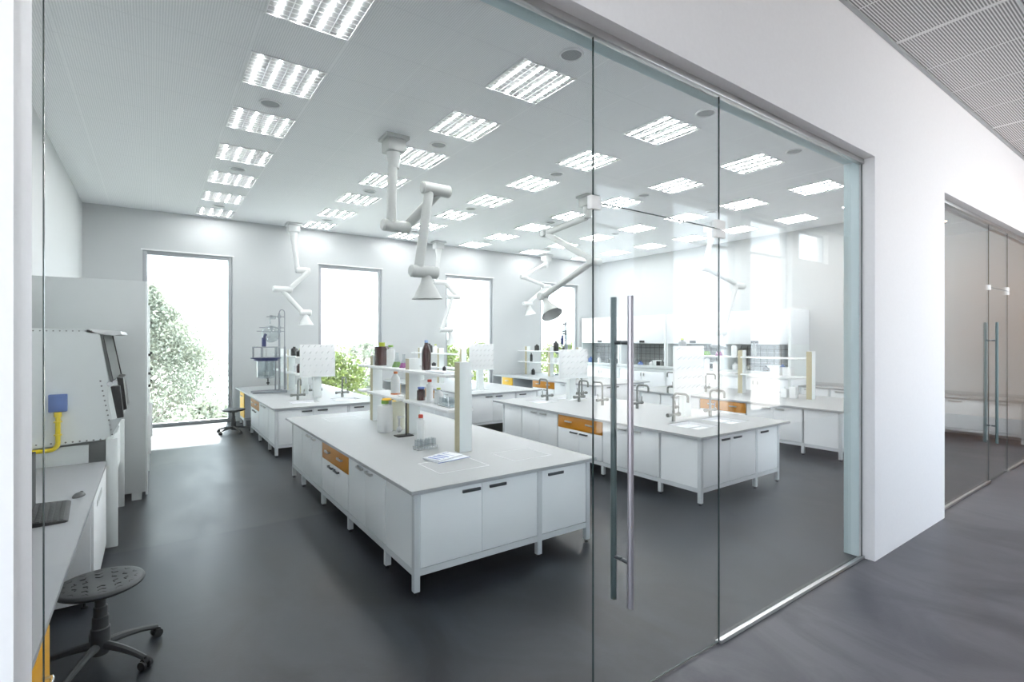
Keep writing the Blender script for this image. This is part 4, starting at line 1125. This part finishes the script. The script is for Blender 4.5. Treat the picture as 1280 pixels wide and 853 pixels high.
# ================================================================ TREES outside
def tree(name, label, x, y, zb, prof, n, lm, seed, leaf=0.07, group='trees outside the windows', sx=1.0, clumps_n=150):
    """prof: list of (z, radius); leaves scattered in clumps inside the outline"""
    rnd = random.Random(seed)
    t = thing(name, label, 'tree', (x, y, zb), group=group)
    top = prof[-1][0] - zb
    trunk = MB().tube([(0, 0, 0), (0.05, 0.02, top * 0.35), (0.0, 0.05, top * 0.7), (0.05, 0, top * 0.95)], 0.1, seg=8, radii=[0.14, 0.10, 0.06, 0.015])
    zs = [p[0] for p in prof]; rs = [p[1] for p in prof]
    def R(z):
        for i in range(len(zs) - 1):
            if zs[i] <= z <= zs[i + 1]:
                return rs[i] + (rs[i + 1] - rs[i]) * (z - zs[i]) / (zs[i + 1] - zs[i])
        return 0.05
    br = MB()
    clumps = []
    for i in range(clumps_n):
        z = rnd.uniform(zs[0], zs[-1]); r = R(z) * math.sqrt(rnd.uniform(0.12, 1)); a = rnd.uniform(0, 2 * math.pi)
        c = Vector((r * math.cos(a) * sx, r * math.sin(a), z - zb))
        clumps.append((c, rnd.uniform(0.16, 0.36) * max(0.5, R(z) / 1.6)))
        if i % 2 == 0:
            zs0 = max(0.2, c.z - 0.6 - r * 0.4)
            trunk.tube([(0, 0, zs0), tuple(c * 0.5 + Vector((0, 0, zs0 * 0.5))), tuple(c)], 0.02, seg=5, radii=[0.035, 0.02, 0.006])
    trunk.build('trunk', MBARK, t)
    vs, fs = [], []
    for i in range(n):
        c, cr = clumps[rnd.randrange(len(clumps))]
        p = c + Vector((rnd.gauss(0, 1), rnd.gauss(0, 1), rnd.gauss(0, 0.9))) * cr
        s = leaf * rnd.uniform(0.6, 1.3)
        u = Vector((rnd.uniform(-1, 1), rnd.uniform(-1, 1), rnd.uniform(-1, 1))).normalized()
        v = u.cross(Vector((rnd.uniform(-1, 1), rnd.uniform(-1, 1), rnd.uniform(-1, 1)))).normalized()
        b = len(vs)
        vs += [p - u * s, p + v * s * 0.45, p + u * s, p - v * s * 0.45]
        fs.append((b, b + 1, b + 2, b + 3))
    me = bpy.data.meshes.new('foliage')
    me.from_pydata([tuple(v) for v in vs], [], fs); me.update()
    me.materials.append(lm)
    o = bpy.data.objects.new('foliage', me); COL.objects.link(o); o.parent = t
    o['kind'] = 'stuff'
    return t
GZ = -4.1
tree('birch_tree', 'tall feathery birch outside the first window', -0.16, 20.8, GZ, [(-3.8, 2.5), (-0.5, 2.65), (1.1, 1.9), (2.3, 1.15), (3.2, 0.5), (3.6, 0.1)], 85000, MLEAF, 1, 0.06, clumps_n=300)
LT = [('pale rounded shrub top low outside the first window', 1.2, 15.9, 0.15, MLEAF, 0.85),
      ('round green tree outside the left part of the second window', 5.5, 19.6, 1.5, MLEAFY, 1.5),
      ('darker green tree at the right of the second window', 8.75, 25.4, 1.7, MLEAF, 2.0),
      ('yellow-green tree outside the left of the third window', 10.2, 19.6, 1.7, MLEAFY, 1.6),
      ('yellow-green tree outside the right of the third window', 15.6, 25.4, 1.6, MLEAFY, 2.0),
      ('yellow-green tree outside the left of the fourth window', 16.4, 19.6, 1.6, MLEAFY, 1.8),
      ('yellow-green tree outside the right of the fourth window', 23.0, 25.4, 1.6, MLEAFY, 2.0)]
for i, (lb, x, y, zt, mm, r) in enumerate(LT):
    tree('leafy_tree', lb, x, y, GZ, [(-2.4, r * 0.85), (0.0, r), (zt - 0.6, r * 0.65), (zt, r * 0.15)], 11000, mm, 2 + i, 0.08)
